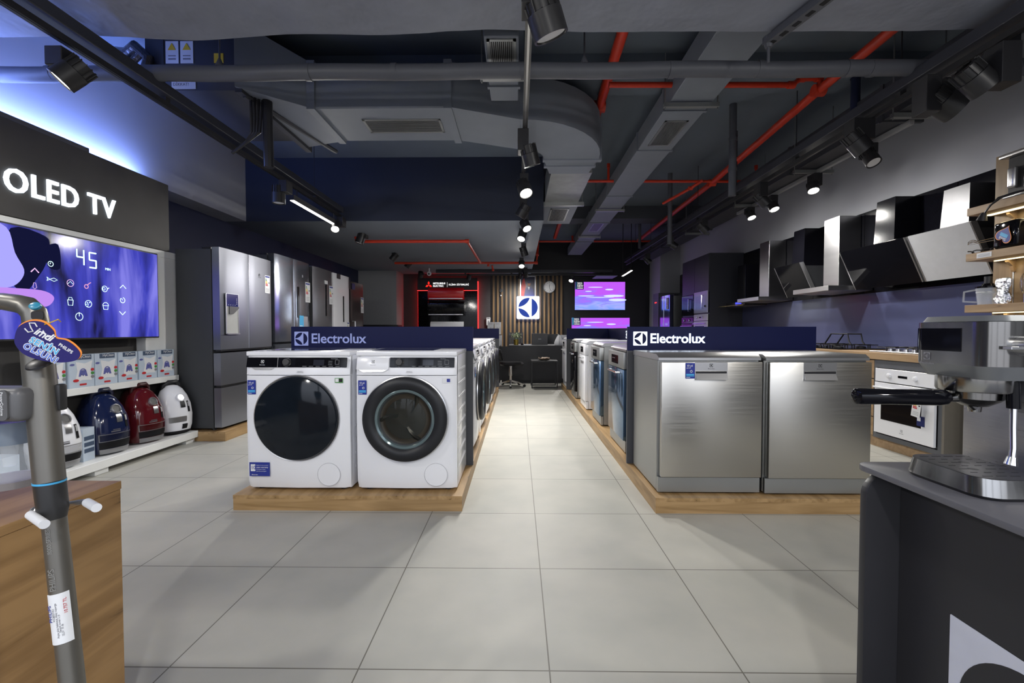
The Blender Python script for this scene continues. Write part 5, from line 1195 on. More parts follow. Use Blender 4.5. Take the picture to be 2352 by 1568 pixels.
def hob(label, y0, y1, m, pan=False):
    t = thing('gas_hob', label, 'hob', (3.55, (y0 + y1) / 2, .86), -PI / 2); w = (y1 - y0) / 2
    obj('glass_plate', box(BM(), -w, w, -.25, .25, 0, .012, 0, .003, 1), m, t)
    for x in (-w * .5, w * .5):
        for y in (-.12, .12):
            b = lathe(BM(), [(0, .012), (.045, .012), (.045, .022), (.03, .03), (0, .032)], T(x, y, 0), 20); obj('burner', b, CHROME if m is not GLOSSBLK else BLACKM, t)
            b = BM(); 
            for a in range(4): R_ = T(x, y, 0) @ Matrix.Rotation(a * PI / 2, 4, 'Z'); box(b, .02, .1, -.004, .004, .04, .05, 0, mtx=R_); box(b, .092, .1, -.004, .004, .012, .05, 0, mtx=R_)
            tube(b, [(x - .1, y - .1, .045), (x + .1, y - .1, .045), (x + .1, y + .1, .045), (x - .1, y + .1, .045)], .005, 6, closed=True)
            obj('pan_support', b, BLACKM, t)
    for k in range(4): b = lathe(BM(), [(.018, .012), (.016, .035), (0, .036)], T(-.12 + k * .08, -.21, 0), 16); obj('knob', b, BLACK if m is GLOSSBLK else SATIN, t)
    return t
hob('black glass gas hob on the worktop behind the dishwashers', 4.65, 5.4, GLOSSBLK); hob('steel gas hob on the worktop nearest the shelves', 3.62, 4.25, SATIN)
t = thing('grill_rack', 'folding black rack standing on the black gas hob', 'rack', (3.50, 4.95, .91), -PI / 2)
b = BM(); tube(b, [(-.2, 0, 0), (-.1, 0, .11), (.15, .0, .11), (.17, 0, .03), (.2, 0, 0)], .008, 6); tube(b, [(-.2, .14, 0), (-.1, .14, .11), (.15, .14, .11), (.17, .14, .03), (.2, .14, 0)], .008, 6); [tube(b, [(x, 0, .11), (x, .14, .11)], .006, 6) for x in (-.1, -.03, .04, .15)]; obj('frame', b, BLACKM, t)
# hoods
def hood_T(label, y, w, chim, chM, caM, z=1.49, xf=3.36, xc=3.60, top=2.34, cw=.25):
    t = thing('cooker_hood', label, 'cooker hood', (3.84, y, z), -PI / 2, 'cooker hoods on the kitchen wall'); d = 3.84 - xf
    b = BM(); box(b, -w / 2, w / 2, -d, 0, .0, .055, 0, .003, 1); obj('canopy', b, caM, t)
    b = BM(); loft(b, [[(-w / 2 + .01, -d + .01, .0), (w / 2 - .01, -d + .01, 0), (w / 2 - .01, -.005, 0), (-w / 2 + .01, -.005, 0)], [(-cw * .8, -d * .7, -.012), (cw * .8, -d * .7, -.012), (cw * .8, -.08, -.012), (-cw * .8, -.08, -.012)]]); obj('filter', b, STEELV, t)
    dc = 3.84 - xc; b = BM(); box(b, -cw / 2, cw / 2, -dc, 0, .055, top - z, 0, .002, 1); obj('chimney', b, chM, t)
    return t
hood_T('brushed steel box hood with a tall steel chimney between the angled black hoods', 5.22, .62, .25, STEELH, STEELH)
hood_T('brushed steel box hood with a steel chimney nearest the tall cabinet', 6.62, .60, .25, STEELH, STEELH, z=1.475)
t = hood_T('black hood with a curved glass canopy and a bright rail', 7.28, .62, .25, UPPAN, BLACK, z=1.45, xf=3.5, top=2.1)
b = BM(); rings = []
for i in range(9):
    u = i / 8; rings.append([(-.31 + .62 * u, -.34 - .12 * math.sin(PI * u), .004), (-.31 + .62 * u, -.30, .03), (-.31 + .62 * u, -.30, .022), (-.31 + .62 * u, -.34 - .12 * math.sin(PI * u), -.004)])
loft(b, rings); obj('glass_visor', b, DKGREY, t)
b = BM(); tube(b, [(-.30, -.36, .0), (-.28, -.47, -.005), (.28, -.47, -.005), (.30, -.36, 0)], .008, 6); obj('rail', b, mat('brass_rail', (.6, .5, .25), .25, .9), t)
b = BM(); box(b, .02, .2, -.345, -.338, -.0, .05); obj('screen_badge', b, emis('hood_display', (.05, .06, 1), 2), t)
def hood_A(label, y0, y1, gm, chM, xt=3.45, xb=3.63, zt=1.888, zb=1.493, ctop=2.34, edge=SATIN):
    t = thing('cooker_hood', label, 'cooker hood', (3.84, (y0 + y1) / 2, zb), -PI / 2, 'cooker hoods on the kitchen wall'); w = (y1 - y0) / 2
    dt_, db = 3.84 - xt, 3.84 - xb; h = zt - zb
    def pl(x0, x1, k0, k1): return [[(x, -db - k0, 0), (x, -dt_ - k0, h), (x, -dt_ + k1, h + .008), (x, -db + k1, .008)] for x in (x0, x1)]
    b = BM(); loft(b, pl(-w + .012, w - .012, 0, .02)); obj('glass_front', b, gm, t)
    b = BM(); loft(b, pl(-w, -w + .012, .002, .045)); obj('side_trim', b, edge, t)
    b = BM(); loft(b, pl(w - .012, w, .002, .045)); obj('side_trim', b, edge, t)
    b = BM(); loft(b, [[(x, -db + .04, .06), (x, -dt_ + .06, h - .03), (x, 0, h - .03), (x, 0, .06)] for x in (-w * .8, w * .8)]); obj('motor_body', b, DKGREY, t)
    if chM is not None:
        b = BM(); loft(b, [[(-.125, -.25, h - .03), (.125, -.25, h - .03), (.125, 0, h - .03), (-.125, 0, h - .03)], [(-.11, -.23, ctop - zb), (.11, -.23, ctop - zb), (.11, 0, ctop - zb), (-.11, 0, ctop - zb)]]); obj('chimney', b, chM, t)
    return t
hood_A('small angled hood with a black glass front', 5.55, 6.10, GLOSSBLK, UPPAN)
hood_A('wide angled hood with a black glass front beside the white one', 4.07, 4.88, GLOSSBLK, UPPAN)
t = hood_A('angled hood with a white glass front and a steel chimney', 3.48, 4.05, mat('white_glass', (.50, .51, .53), .15), mat('hood_steel_matte', (.22, .22, .23), .38, .9), ctop=2.24)
# tall cabinet block
t = thing('tall_cabinet', 'tall dark cabinet block housing microwave ovens and ovens', 'cabinet', (3.26, 8.33, 0), -PI / 2)
TALL = mat('dark_tall_cabinet', (.03, .032, .042), .42)
obj('carcass', Bx(-.61, .61, .02, .595, .05, 2.375), TALL, t)
for x0, x1 in ((-.61, -.002), (.002, .61)): obj('upper_door', Bx(x0 + .002, x1 - .002, 0, .019, 1.72, 2.37), TALL, t); obj('lower_door', Bx(x0 + .002, x1 - .002, 0, .019, .06, .62), TALL, t)
def micro(label, y, z, m, w=.58, h=.38, wm=None):
    t = thing('microwave_oven', label, 'microwave', (3.262, y, z), -PI / 2); W = w / 2
    obj('front_frame', Bx(-W, W, -.02, -.001, 0, h, bev=.003, seg=1), m, t); obj('window', Bx(-W * .7, W * .4, -.023, -.019, h * .2, h * .8), wm or GLOSSBLK, t)
    b = lathe(BM(), [(.018, 0), (.016, .02), (0, .02)], fr((W * .75, -.02, h * .3), '-Y'), 16); obj('knob', b, BLACK, t)
    b = BM(); tube(b, [(W * .5, -.02, h * .2), (W * .5, -.055, h * .2), (W * .5, -.055, h * .8), (W * .5, -.02, h * .8)], .008, 6); obj('handle', b, CHROME, t)
    return t
micro('black built-in microwave in the tall cabinet', 8.63, 1.33, GLOSSBLK); micro('pale blue lit built-in microwave in the tall cabinet', 8.02, 1.36, mat('micro_white_blue_lit', (.55, .56, .7), .12), wm=mat('micro_window_blue_lit', (.45, .46, .62), .1))  # second one is white; the blue light on it is put into its colours
oven('black built-in oven below the black microwave', (3.262, 8.63, .72), -PI / 2, .585, .58, GLOSSBLK, wh=False); oven('white built-in oven below the pale microwave', (3.262, 8.02, .76), -PI / 2, .585, .58, WHITE, wh=False)
# fridges past it
fr1 = fridge('steel side by side fridge behind the tall cabinet block', 9.45, 10.15, 1.89, [(0, .5, .02, 1, 1), (.5, 1, .02, 1, 1)], mat('blue_mirror_inox', (.35, .38, .6), .12, .9), STEELV, X=3.17, loc=(3.17, 9.8, 0.0), rz=-PI / 2, D=.65, group='fridges behind the tall cabinets')
energy_label(fr1, fr((.24, -.0, 1.62), '-Y'), .24)
t = thing('display_cabinet', 'narrow grey cabinet with two red lamps beside the far fridge', 'cabinet', (3.2, 10.45, 0), -PI / 2); obj('body', Bx(-.2, .2, 0, .6, 0, 1.9), GREYC, t); obj('red_lamp', Bx(-.05, -.02, -.01, 0, 1.68, 1.7), REDLED, t); obj('red_lamp', Bx(.02, .05, -.01, 0, 1.68, 1.7), REDLED, t)

# ================================================================= WOODEN SHELVES BY THE CAMERA
t = thing('shelf_unit', 'tall oak wall unit with lit open shelves of small appliances', 'shelf unit', (3.46, 3.32, 0))
obj('back_board', Bx(0, .03, -.13, 0, .87, 2.31), OAKZ, t); obj('back_board', Bx(0, .03, -1.5, -.14, .87, 2.31), OAKZ, t); obj('metal_strip', Bx(-.002, .01, -.139, -.131, .87, 2.31), SATIN, t)
obj('rear_carcass', Bx(.03, .34, -1.5, -.02, .0, 2.31), STANDM, t); obj('lower_front', Bx(-.2, .03, -1.5, -.25, 0, .75), STANDM, t)
for z in (1.886, 1.558, 1.188): 
    s_ = obj('shelf_board', Bx(-.2, 0, -1.5, .0, z, z + .054, bev=.002, seg=1), OAKL, t)
    b = BM(); ngon_prism(b, [(0, 0), (-.06, 0), (-.055, -.02), (-.02, -.05), (-.012, -.09), (0, -.09)], .02, T(0, -.15, z) @ Matrix(((1, 0, 0, 0), (0, 0, 1, 0), (0, 1, 0, 0), (0, 0, 0, 1))), 0); obj('bracket', b, OAKL, s_)
obj('led_strip', Bx(-.10, -.07, -.30, -.04, 1.880, 1.886), LAMPW, t); obj('led_strip', Bx(-.10, -.07, -1.2, -.32, 1.880, 1.886), LAMPW, t); obj('led_strip', Bx(-.06, -.045, -1.2, -.06, 1.552, 1.558), LAMPW, t); obj('led_strip', Bx(-.06, -.045, -1.2, -.06, 1.182, 1.188), LAMPW, t)
for zz in (1.875, 1.547, 1.177):
    ld = bpy.data.lights.new('shelf_strip_light', 'AREA'); ld.shape = 'RECTANGLE'; ld.size = .03; ld.size_y = 1.1; ld.energy = .8; ld.color = (1, .84, .5)
    lo = bpy.data.objects.new('shelf_strip_light', ld); COL.objects.link(lo); lo.location = (3.39, 2.7, zz)
b = BM(); box(b, 3.258, 3.2595, 3.14, 3.24, 1.57, 1.605, 0); [box(b, 3.2575, 3.258, 3.15, 3.23, 1.578 + k * .007, 1.58 + k * .007, 1) for k in range(3)]; o = obj('price_ticket', b, [PAPER, GREYPR]); tag(o, 'small white price ticket on the edge of the middle oak shelf', 'ticket')
# cable with rounded end
t = thing('power_cable', 'black power cable with a plug drooping from the top oak shelf', 'cable', (3.24, 3.15, 1.93))
b = BM(); tube(b, [(.05, -.35, .03), (.0, -.2, .025), (-.02, -.1, .015), (-.03, -.04, -.02), (-.03, -.0, -.07)], .006, 8); tube(b, [(.05, -.3, .035), (.0, -.16, .03), (-.02, -.08, .02), (-.035, -.04, -.03), (-.03, 0, -.07)], .005, 8); obj('cord', b, BLACK, t)
b = BM(); cyl(b, (-.03, 0, -.06), (-.03, .015, -.11), .014, .03); obj('plug', b, BLACK, t)
# toaster
t = thing('toaster', 'black toaster with a heart shaped tag on the middle oak shelf', 'toaster', (3.35, 3.075, 1.612), -PI / 2 - .12)
obj('body', box(BM(), -.085, .085, -.07, .09, .005, .185, 0, .02, 3), GLOSSBLK, t); obj('lever', Bx(.084, .105, -.01, .02, .13, .145), CHROME, t)
obj('lever', Bx(-.10, -.084, -.02, .02, .11, .125), CHROME, t)
M = fr((.01, -.078, .09), '-Y') @ Matrix.Rotation(2.6, 4, 'Z'); b = BM()
def heart(s):
    o = []
    for i in range(40):
        a = 2 * PI * i / 40; x = 16 * math.sin(a) ** 3; y = 13 * math.cos(a) - 5 * math.cos(2 * a) - 2 * math.cos(3 * a) - math.cos(4 * a); o.append((x * s / 16, y * s / 16))
    return o[::-1]
ngon_prism(b, heart(.062), .001, M, 0); ngon_prism(b, heart(.056), .001, M @ T(0, 0, .0008), 1); box(b, -.03, .03, -.01, .012, .0018, .0025, 2, mtx=M); txt(b, 'Simdi', .026, M @ T(-.03, .016, .0018), 3, .0005, .01); obj('heart_tag', b, [ORANGEPR, BLUEPR, CYANPR, PAPER], t)
t = thing('whisk_attachments', 'wire whisks sticking out beside the black toaster', 'whisk', (3.33, 3.20, 1.69))
b = BM(); 
for dy in (0, .012):
    cyl(b, (0, -.03, dy * 1.5), (-.01, .10, dy), .003, seg=6)
    for k in range(4): a = k * PI / 4; tube(b, [(-.01 + .018 * math.cos(a) * math.sin(u), .10 + .07 * u / PI, dy + .018 * math.sin(a) * math.sin(u)) for u in [PI * i / 8 for i in range(9)]], .0015, 5)
obj('wires', b, CHROME, t)
t = thing('coiled_cord', 'black coiled cord in front of the toaster on the middle oak shelf', 'cord', (3.285, 3.22, 1.612)); b = BM(); tube(b, [(.02 * math.cos(k * .9), -.1 + k * .009, .012 + .01 * math.sin(k * .9)) for k in range(24)], .004, 6); obj('cord', b, BLACK, t)
# top shelf toaster oven
t = thing('coffee_maker', 'black and silver double appliance on the top oak shelf', 'coffee maker', (3.35, 3.085, 1.94), -PI / 2)
obj('frame_base', box(BM(), 0, .55, -.09, .09, 0, .03, 0, .006, 2), SATIN, t); obj('frame_top', box(BM(), -.02, .55, -.10, .09, .27, .295, 0, .006, 2), SATIN, t); obj('housing', box(BM(), .005, .55, -.06, .09, .03, .27, 0, .004, 1), BLACK, t)
obj('spacer', Bx(.21, .225, -.085, -.06, .03, .27), GREYM, t)
for x in (.03, .25): obj('carafe_handle', box(BM(), x, x + .05, -.10, -.065, .06, .20, 0, .015, 3), SATIN, t); obj('carafe', lathe(BM(), [(0, 0), (.05, 0), (.055, .12), (.05, .13), (0, .13)], T(x + .10, -.02, .055), 24), GLOSSBLK, t)
# blender jug, foil bag, whisk, mixer
t = thing('food_processor_jug', 'clear plastic jug with a black lid and handle on the lowest oak shelf', 'jug', (3.35, 3.245, 1.243))
b = lathe(BM(), [(.0, .003), (.05, .003), (.062, .12), (.065, .12), (.053, 0), (0, 0)], None, 28); obj('jug_wall', b, CLEAR, t); obj('lid', lathe(BM(), [(0, .15), (.03, .15), (.035, .135), (.066, .13), (.066, .118), (0, .118)], None, 28), GLOSSBLK, t); obj('lid_knob', lathe(BM(), [(.022, .15), (.022, .20), (0, .20)], None, 20), BLACK, t)
b = BM(); tube(b, [(-.03, .05, .11), (-.05, .12, .10), (-.05, .125, .03), (-.03, .05, .02)], .007, 8); obj('jug_handle', b, CLEAR, t); obj('measure_band', lathe(BM(), [(.0615, .085), (.0622, .092)], None, 28), PAPER, t)
b = BM(); rings = []; rnd = random.Random(9)
for i in range(10):
    z = .175 * i / 9; w = .045 + .01 * math.sin(i); rings.append([(x + rnd.uniform(-.004, .004), y + rnd.uniform(-.004, .004), z) for x, y, _ in superell(0, 0, .02 * (1.2 - i * .09), w, z, 26, 2.2)])
o = obj('foil_bag', loft(b, rings), mat('silver_foil', (.75, .76, .78), .18, 1, var=.1, scale=30, bump=.8), loc=(3.33, 3.125, 1.243)); tag(o, 'crumpled silver foil bag next to the clear jug', 'bag')
t = thing('whisk', 'upright wire balloon whisk beside the mixer on the lowest oak shelf', 'whisk', (3.36, 3.02, 1.243)); b = BM(); cyl(b, (0, 0, 0), (0, 0, .06), .008, seg=8)
for k in range(6): a = k * PI / 6; tube(b, [(.024 * math.cos(a) * math.sin(u), .024 * math.sin(a) * math.sin(u), .06 + .14 * (1 - math.cos(u)) / 2) for u in [PI * 2 * i / 16 for i in range(17)]], .0012, 5)
obj('wires', b, CHROME, t)
t = thing('hand_mixer', 'black stand mixer with a steel bowl on the lowest oak shelf', 'mixer', (3.355, 2.90, 1.243), -PI / 2); obj('base', box(BM(), -.06, .09, -.07, .08, 0, .03, 0, .01, 2), BLACK, t); obj('bowl', lathe(BM(), [(0, .03), (.05, .03), (.06, .12), (.056, .12), (.046, .035), (0, .035)], T(0, -.01, 0), 28), CHROME, t)
obj('mixer_body', box(BM(), -.045, .10, -.04, .06, .13, .30, 0, .02, 3), GLOSSBLK, t); obj('grip', box(BM(), -.055, -.04, -.05, .03, .17, .27, 0, .006, 2), CHROME, t)

# ================================================================= FOREGROUND: WOODEN BLOCK, STICK VACUUM
t = thing('display_block', 'rustic oak display block at the shop front edge', 'display block', (-1.45, .8, 0))
obj('block_top', Bx(-.5, .36, -.5, .41, .628, .65, bev=.001, seg=1), OAKD, t); obj('side_panel', Bx(.338, .358, -.5, .408, 0, .627), OAKD, t); obj('end_panel', Bx(-.5, .337, .388, .408, 0, .627), OAKD, t); obj('end_panel', Bx(-.5, .337, -.5, -.48, 0, .627), OAKD, t)
t = thing('juicer', 'black topped juicer with a blue band, clear tank and silver foot on the oak block', 'juicer', (-1.39, 1.02, .65))
obj('foot', lathe(BM(), [(0, 0), (.075, 0), (.085, .02), (.085, .08), (.08, .09), (0, .09)], None, 36), mat('champagne_metal', (.55, .48, .38), .3, .9), t)
obj('tank', lathe(BM(), [(.08, .09), (.11, .12), (.115, .24), (.112, .24), (.105, .12), (.076, .095)], None, 36), CLEAR, t); obj('cyclone', lathe(BM(), [(.07, .15), (.09, .24), (0, .24)], None, 24), mat('deep_blue_plastic', (.01, .04, .13), .2), t)
obj('band', lathe(BM(), [(.118, .24), (.12, .275), (.118, .28)], None, 36), CYANPR, t); obj('motor_housing', lathe(BM(), [(.117, .27), (.122, .38), (.115, .405), (.08, .41), (0, .41)], None, 36), GLOSSBLK, t)
b = BM(); [box(b, .01 + k * .014, .016 + k * .014, -.1225, -.118, .30, .34) for k in range(4)]; obj('vent_slots', b, BLACK, t)
# stick vacuum
GUN = mat('gunmetal_tube', (.17, .162, .145), .36, .65, var=.04); GUND = mat('dark_gunmetal', (.035, .035, .037), .4, .3)
def axis_pt(px, py, Y): return hy(px, py, Y)
p_top = hy(82, 765, .735); p_ring = hy(114, 1105, .72); p_mid = hy(124, 1190, .718); p_low = hy(166, 1568, .70)
d = (p_low - p_mid).normalized(); p_floor = p_low + d * ((p_low.z - .09) / -d.z)
t = thing('stick_vacuum', 'grey cordless stick vacuum standing before the oak display block', 'vacuum cleaner', (p_floor.x, p_floor.y, 0))
O = Vector(t.location)
def L_(p): return Vector(p) - O
b = BM(); tube(b, [L_(p_top) + Vector((0, 0, .012)), L_(p_top), L_(p_top.lerp(p_ring, .35)), L_(p_ring)], [.019, .0203, .0206, .0200], 32); obj('main_body', b, GUN, t)
b = BM(); cyl(b, L_(p_ring) + Vector((0, 0, .0015)), L_(p_ring) - Vector((0, 0, .0015)), .0206, seg=32); obj('blue_ring', b, CYANPR, t)
b = BM(); tube(b, [L_(p_ring), L_(p_ring.lerp(p_mid, .75)), L_(p_mid)], [.0200, .0196, .0160], 32); obj('collar', b, GUND, t)
b = BM(); tube(b, [L_(p_mid), L_(p_low), L_(p_floor)], [.0158, .0160, .0160], 32); obj('wand', b, GUN, t)
b = BM(); loft(b, [superell(0, -.01, .12, .045, .01, 28, 4), superell(0, -.01, .13, .05, .03, 28, 4), superell(0, 0, .10, .035, .065, 28, 3)]); obj('floor_nozzle', b, GUND, t)
# handle loop
A = hy(85, 735, .735)
pts = [hy(85, 760, .735), hy(82, 735, .735), hy(78, 718, .735), hy(61, 702, .735), hy(40, 697, .735), hy(5, 692, .735), hy(-40, 692, .735), hy(-75, 705, .735), hy(-90, 740, .735), hy(-92, 800, .735), hy(-80, 880, .735)]
b = BM(); tube(b, [L_(p) for p in pts], [.0175, .0165, .0165, .0160, .015, .014, .014, .015, .016, .016, .016], 24); hd = obj('handle_loop', b, GUN, t)
Mb = T(*(L_(hy(80, 702, .712)))) @ basis((.15, -.85, .5)).to_4x4()
obj('power_button', lathe(BM(), [(.0065, -.003), (.0065, .001), (.005, .002), (0, .0022)], Mb, 24, sx=1.25), mat('teal_button', (.03, .22, .34), .3), hd)
b = BM(); ngon_prism(b, rrect(.020, .013, .004), .002, T(*L_(hy(88, 724, .713))) @ fr((0, 0, 0), '-Y')); obj('switch_recess', b, GUND, hd)
p = L_(hy(92, 836, .714)); b = lathe(BM(), [(.018, 0), (.017, .003), (.012, .006), (0, .007)], T(*p) @ basis((0, -.6, 1)).to_4x4(), 28); obj('collar_cap', b, BLACK, t)
# dust container
c = L_(hy(28, 925, .71))
b = BM(); box(b, -.062, .036, -.022, .03, -.028, .026, 0, .012, 3, mtx=T(*c)); k_ = obj('cyclone_cap', b, GREYM, t)
b = BM(); ngon_prism(b, rrect(.017, .048, .008), .003, T(*(c + Vector((.012, -.022, 0)))) @ fr((0, 0, 0), '-Y'), 0); txt(b, 'PowerCyclone', .0062, T(*(c + Vector((.0105, -.0255, .021)))) @ fr((0, 0, 0), '-Y') @ Matrix.Rotation(-PI / 2, 4, 'Z'), 1, .0002); obj('badge', b, [GREYM, PAPER], k_)
c2 = L_(hy(22, 1030, .76))
b = BM(); tube(b, [c2 + Vector((0, 0, .05)), c2 - Vector((0, 0, .045)), c2 - Vector((0, 0, .052))], [.048, .043, .038], 32); obj('dust_tank', b, CLEAR, t)
b = BM(); tube(b, [c2 + Vector((0, 0, .05)), c2 + Vector((0, 0, .012))], [.044, .040], 28); obj('filter_cone', b, mat('blue_filter', (.01, .05, .12), .2), t)
b = BM(); tube(b, [c2 + Vector((0, 0, .01)), c2 - Vector((0, 0, .03))], [.012, .008], 12); obj('inner_tube', b, CLEAR, t)
b = BM(); tube(b, [c2 - Vector((0, 0, .050)), c2 - Vector((0, 0, .062))], [.046, .044], 28); obj('tank_base', b, mat('smoky_plastic', (.22, .2, .2), .3), t)
b = BM(); q = L_(hy(136, 912, .735)); box(b, -.005, .005, -.004, .010, -.022, .022, 0, .003, 2, mtx=T(*q)); obj('release_latch', b, GUND, t)
# white sticker label wrapped on wand
def wrap_label(z0p, z1p, r, a0, a1, n=8):
    bm = bmesh.new(); P, Q = L_(z0p), L_(z1p); ax = (Q - P).normalized()
    front = Vector((.35, -1, 0)).normalized(); front = (front - ax * front.dot(ax)).normalized(); side = ax.cross(front)
    rows = []
    for i in range(n + 1):
        a = a0 + (a1 - a0) * i / n; v = front * math.cos(a) + side * math.sin(a)
        rows.append((bm.verts.new(P + v * r), bm.verts.new(Q + v * r), bm.verts.new(Q + v * (r - .0008)), bm.verts.new(P + v * (r - .0008))))
    for A_, B__ in zip(rows, rows[1:]):
        for k in range(4): bm.faces.new((A_[k], A_[(k + 1) % 4], B__[(k + 1) % 4], B__[k]))
    bm.faces.new(rows[0][::-1]); bm.faces.new(rows[-1])
    return bm, P, Q, ax, front, side
w0, w1 = p_mid.lerp(p_low, .44), p_mid.lerp(p_low, .735)
bm, P, Q, ax, front, side = wrap_label(w0, w1, .0168, -1.0, 1.0)
lb = obj('spec_label', bm, PAPER, t)
# text runs up the tube
def on_tube(b, s, size, ang, start, m):
    ang = -ang; v = front * math.cos(ang) + side * math.sin(ang); up = -ax; rt = up; tang = v.cross(rt) * 1
    Mx = Matrix((rt, v.cross(rt), v)).transposed().to_4x4(); Mx.translation = Q + up * start + v * .0170
    txt(b, s, size, Mx, m, .0001, .004)
b = BM()
on_tube(b, 'PHILIPS', .0085, -.50, .035, 0); on_tube(b, 'XC8057/01', .0045, -.22, .036, 1); on_tube(b, 'Aqua plus kablosuz dikey supurge', .004, -.02, .01, 1); on_tube(b, 'Garanti suresi: 2 yil', .0036, .16, .018, 1); on_tube(b, '25,2V  75 dk', .0036, .34, .012, 1); on_tube(b, '10.757 TL', .006, .72, .045, 2)
obj('label_print', b, [BLUEPR, GREYPR, REDPR], lb)
b = BM(); P0, Q0 = P, Q
def wand_txt(s, size, f0, ang, m=0):
    base = L_(p_mid.lerp(p_low, f0)); v = front * math.cos(ang) + side * math.sin(ang); up = -ax
    Mx = Matrix((up, v.cross(up), v)).transposed().to_4x4(); Mx.translation = base + v * .0162; txt(b, s, size, Mx, m, .0001, .006)
wand_txt('PHILIPS', .011, .42, -.1); wand_txt('8000 SERIES', .008, .2, -.1)
obj('wand_print', b, mat('faint_print', (.22, .215, .2), .4, .3), t)
# heart tag
hp = hy(111, 785, .685)
t = thing('heart_tag', 'glossy navy heart shaped advertising tag with an orange rim hanging on the stick vacuum', 'tag', hp); t.scale = (.88, .88, .88)
M = fr((0, 0, 0), '-Y') @ Matrix.Rotation(.12, 4, 'Y')
HB = []
ctrl = [(-.052, .008), (-.045, .028), (-.026, .038), (-.006, .036), (.010, .022), (.014, .008), (.030, .004), (.044, -.006), (.053, -.020), (.046, -.032), (.022, -.036), (-.010, -.032), (-.036, -.022), (-.050, -.006)]
n_ = len(ctrl)
for i in range(n_):
    p0, p1, p2, p3 = [Vector(ctrl[(i + k - 1) % n_]) for k in range(4)]
    for u in (0, .2, .4, .6, .8): HB.append(.5 * ((2 * p1) + (p2 - p0) * u + (2 * p0 - 5 * p1 + 4 * p2 - p3) * u * u + (3 * p1 - p0 - 3 * p2 + p3) * u ** 3))
TAGB = mat('tag_navy_gloss', (.018, .014, .12), .3, spec=.25)
b = BM(); ngon_prism(b, [(p.x + .0009, p.y + .0012) for p in HB][::-1], .0008, M, 0); obj('orange_backing', b, ORANGEPR, t)
b = BM(); ngon_prism(b, [(p.x * .985 - .0006, p.y * .98 - .001) for p in HB][::-1], .0008, M @ T(0, 0, .0009), 0); obj('tag_face', b, TAGB, t)
b = BM(); R1 = M @ T(0, 0, .0018) @ Matrix.Rotation(-.50, 4, 'Z')
tube(b, [R1 @ Vector(p) for p in ((-.026, .016, .0004), (-.032, .020, .0004), (-.040, .016, .0004), (-.034, .010, .0004), (-.028, .006, .0004), (-.034, .001, .0004), (-.042, .004, .0004))], .0011, 5, 0)
txt(b, 'imdi', .0195, R1 @ T(-.027, .003, 0), 0, .0003, .02, .92, shear=.35)
R2 = R1
def outl(s, size, x, y, m, off=.035):
    txt(b, s, size, R2 @ T(x - .0004, y, 0), 0, .0002, .075, 1.12, shear=.1); txt(b, s, size, R2 @ T(x, y, .0005), m, .0002, .012, 1.12, shear=.1)
outl('SENİN', .0155, -.026, -.0135, 1); outl('OLSUN!', .0155, -.030, -.0275, 2)
R3 = M @ T(.017, -.006, .0018) @ Matrix.Rotation(-.62, 4, 'Z'); txt(b, 'PHILIPS', .0078, R3, 0, .0003, .02, 1.05)
for (x, y, s_) in ((-.006, .017, .004), (.001, .010, .003), (.012, -.011, .0035)): ngon_prism(b, [(x, y + s_), (x - s_ * .8, y - s_ * .6), (x + s_ * .9, y - s_ * .5)], .0005, M @ T(0, 0, .0018), 0)
obj('tag_print', b, [PAPER, CYANPR, mat('tag_blue', (.08, .16, .6), .3)], t)
b = BM(); tube(b, [(-.004, .002, .036), (-.002, -.004, .030), (.0, .004, .034), (-.002, .02, .04), (-.008, .03, .036)], .0009, 6); obj('yellow_tie', b, YELLPR, t)
# wall bracket prongs round the wand
pr = hy(140, 1160, .72)
t = thing('holder_stand', 'metal holder with two white tipped prongs steadying the stick vacuum', 'holder', (-.742, .762, 0))
o_ = Vector(t.location)
a1, a2 = hy(70, 1182, .705) - o_, hy(102, 1204, .67) - o_
c1, c2_, c3 = hy(152, 1158, .76) - o_, hy(198, 1152, .735) - o_, hy(222, 1166, .70) - o_
def behind(p, k): return Vector((p.x * k, p.y * k, H + (p.z - H) * k))
pb = behind(p_floor, 1.07); pb.z = .005; pb = pb - o_; pt = behind(p_mid, 1.07) + Vector((0, 0, .02)) - o_
obj('post', tube(BM(), [pb, pt], .009, 10), SATIN, t); obj('base_plate', Bx(-.12, .12, -.02, .16, 0, .012), BLACKM, t)
b = BM(); tube(b, [tuple(pt), tuple(c1), tuple(c2_ - Vector((.006, 0, 0))), tuple(c2_), tuple(c2_.lerp(c3, .3))], .0045, 8); obj('prong', b, SATIN, t)
b = BM(); tube(b, [tuple(pt), tuple(a1 + Vector((-.012, .045, .004))), tuple(a1 + Vector((-.006, .01, .004))), tuple(a1)], .0045, 8); obj('prong', b, SATIN, t)
b = BM(); cyl(b, a1, a2, .0068, seg=16); obj('rubber_tip', b, PLASTIC, t); b = BM(); cyl(b, c2_.lerp(c3, .1), c3, .0068, seg=16); obj('rubber_tip', b, PLASTIC, t)

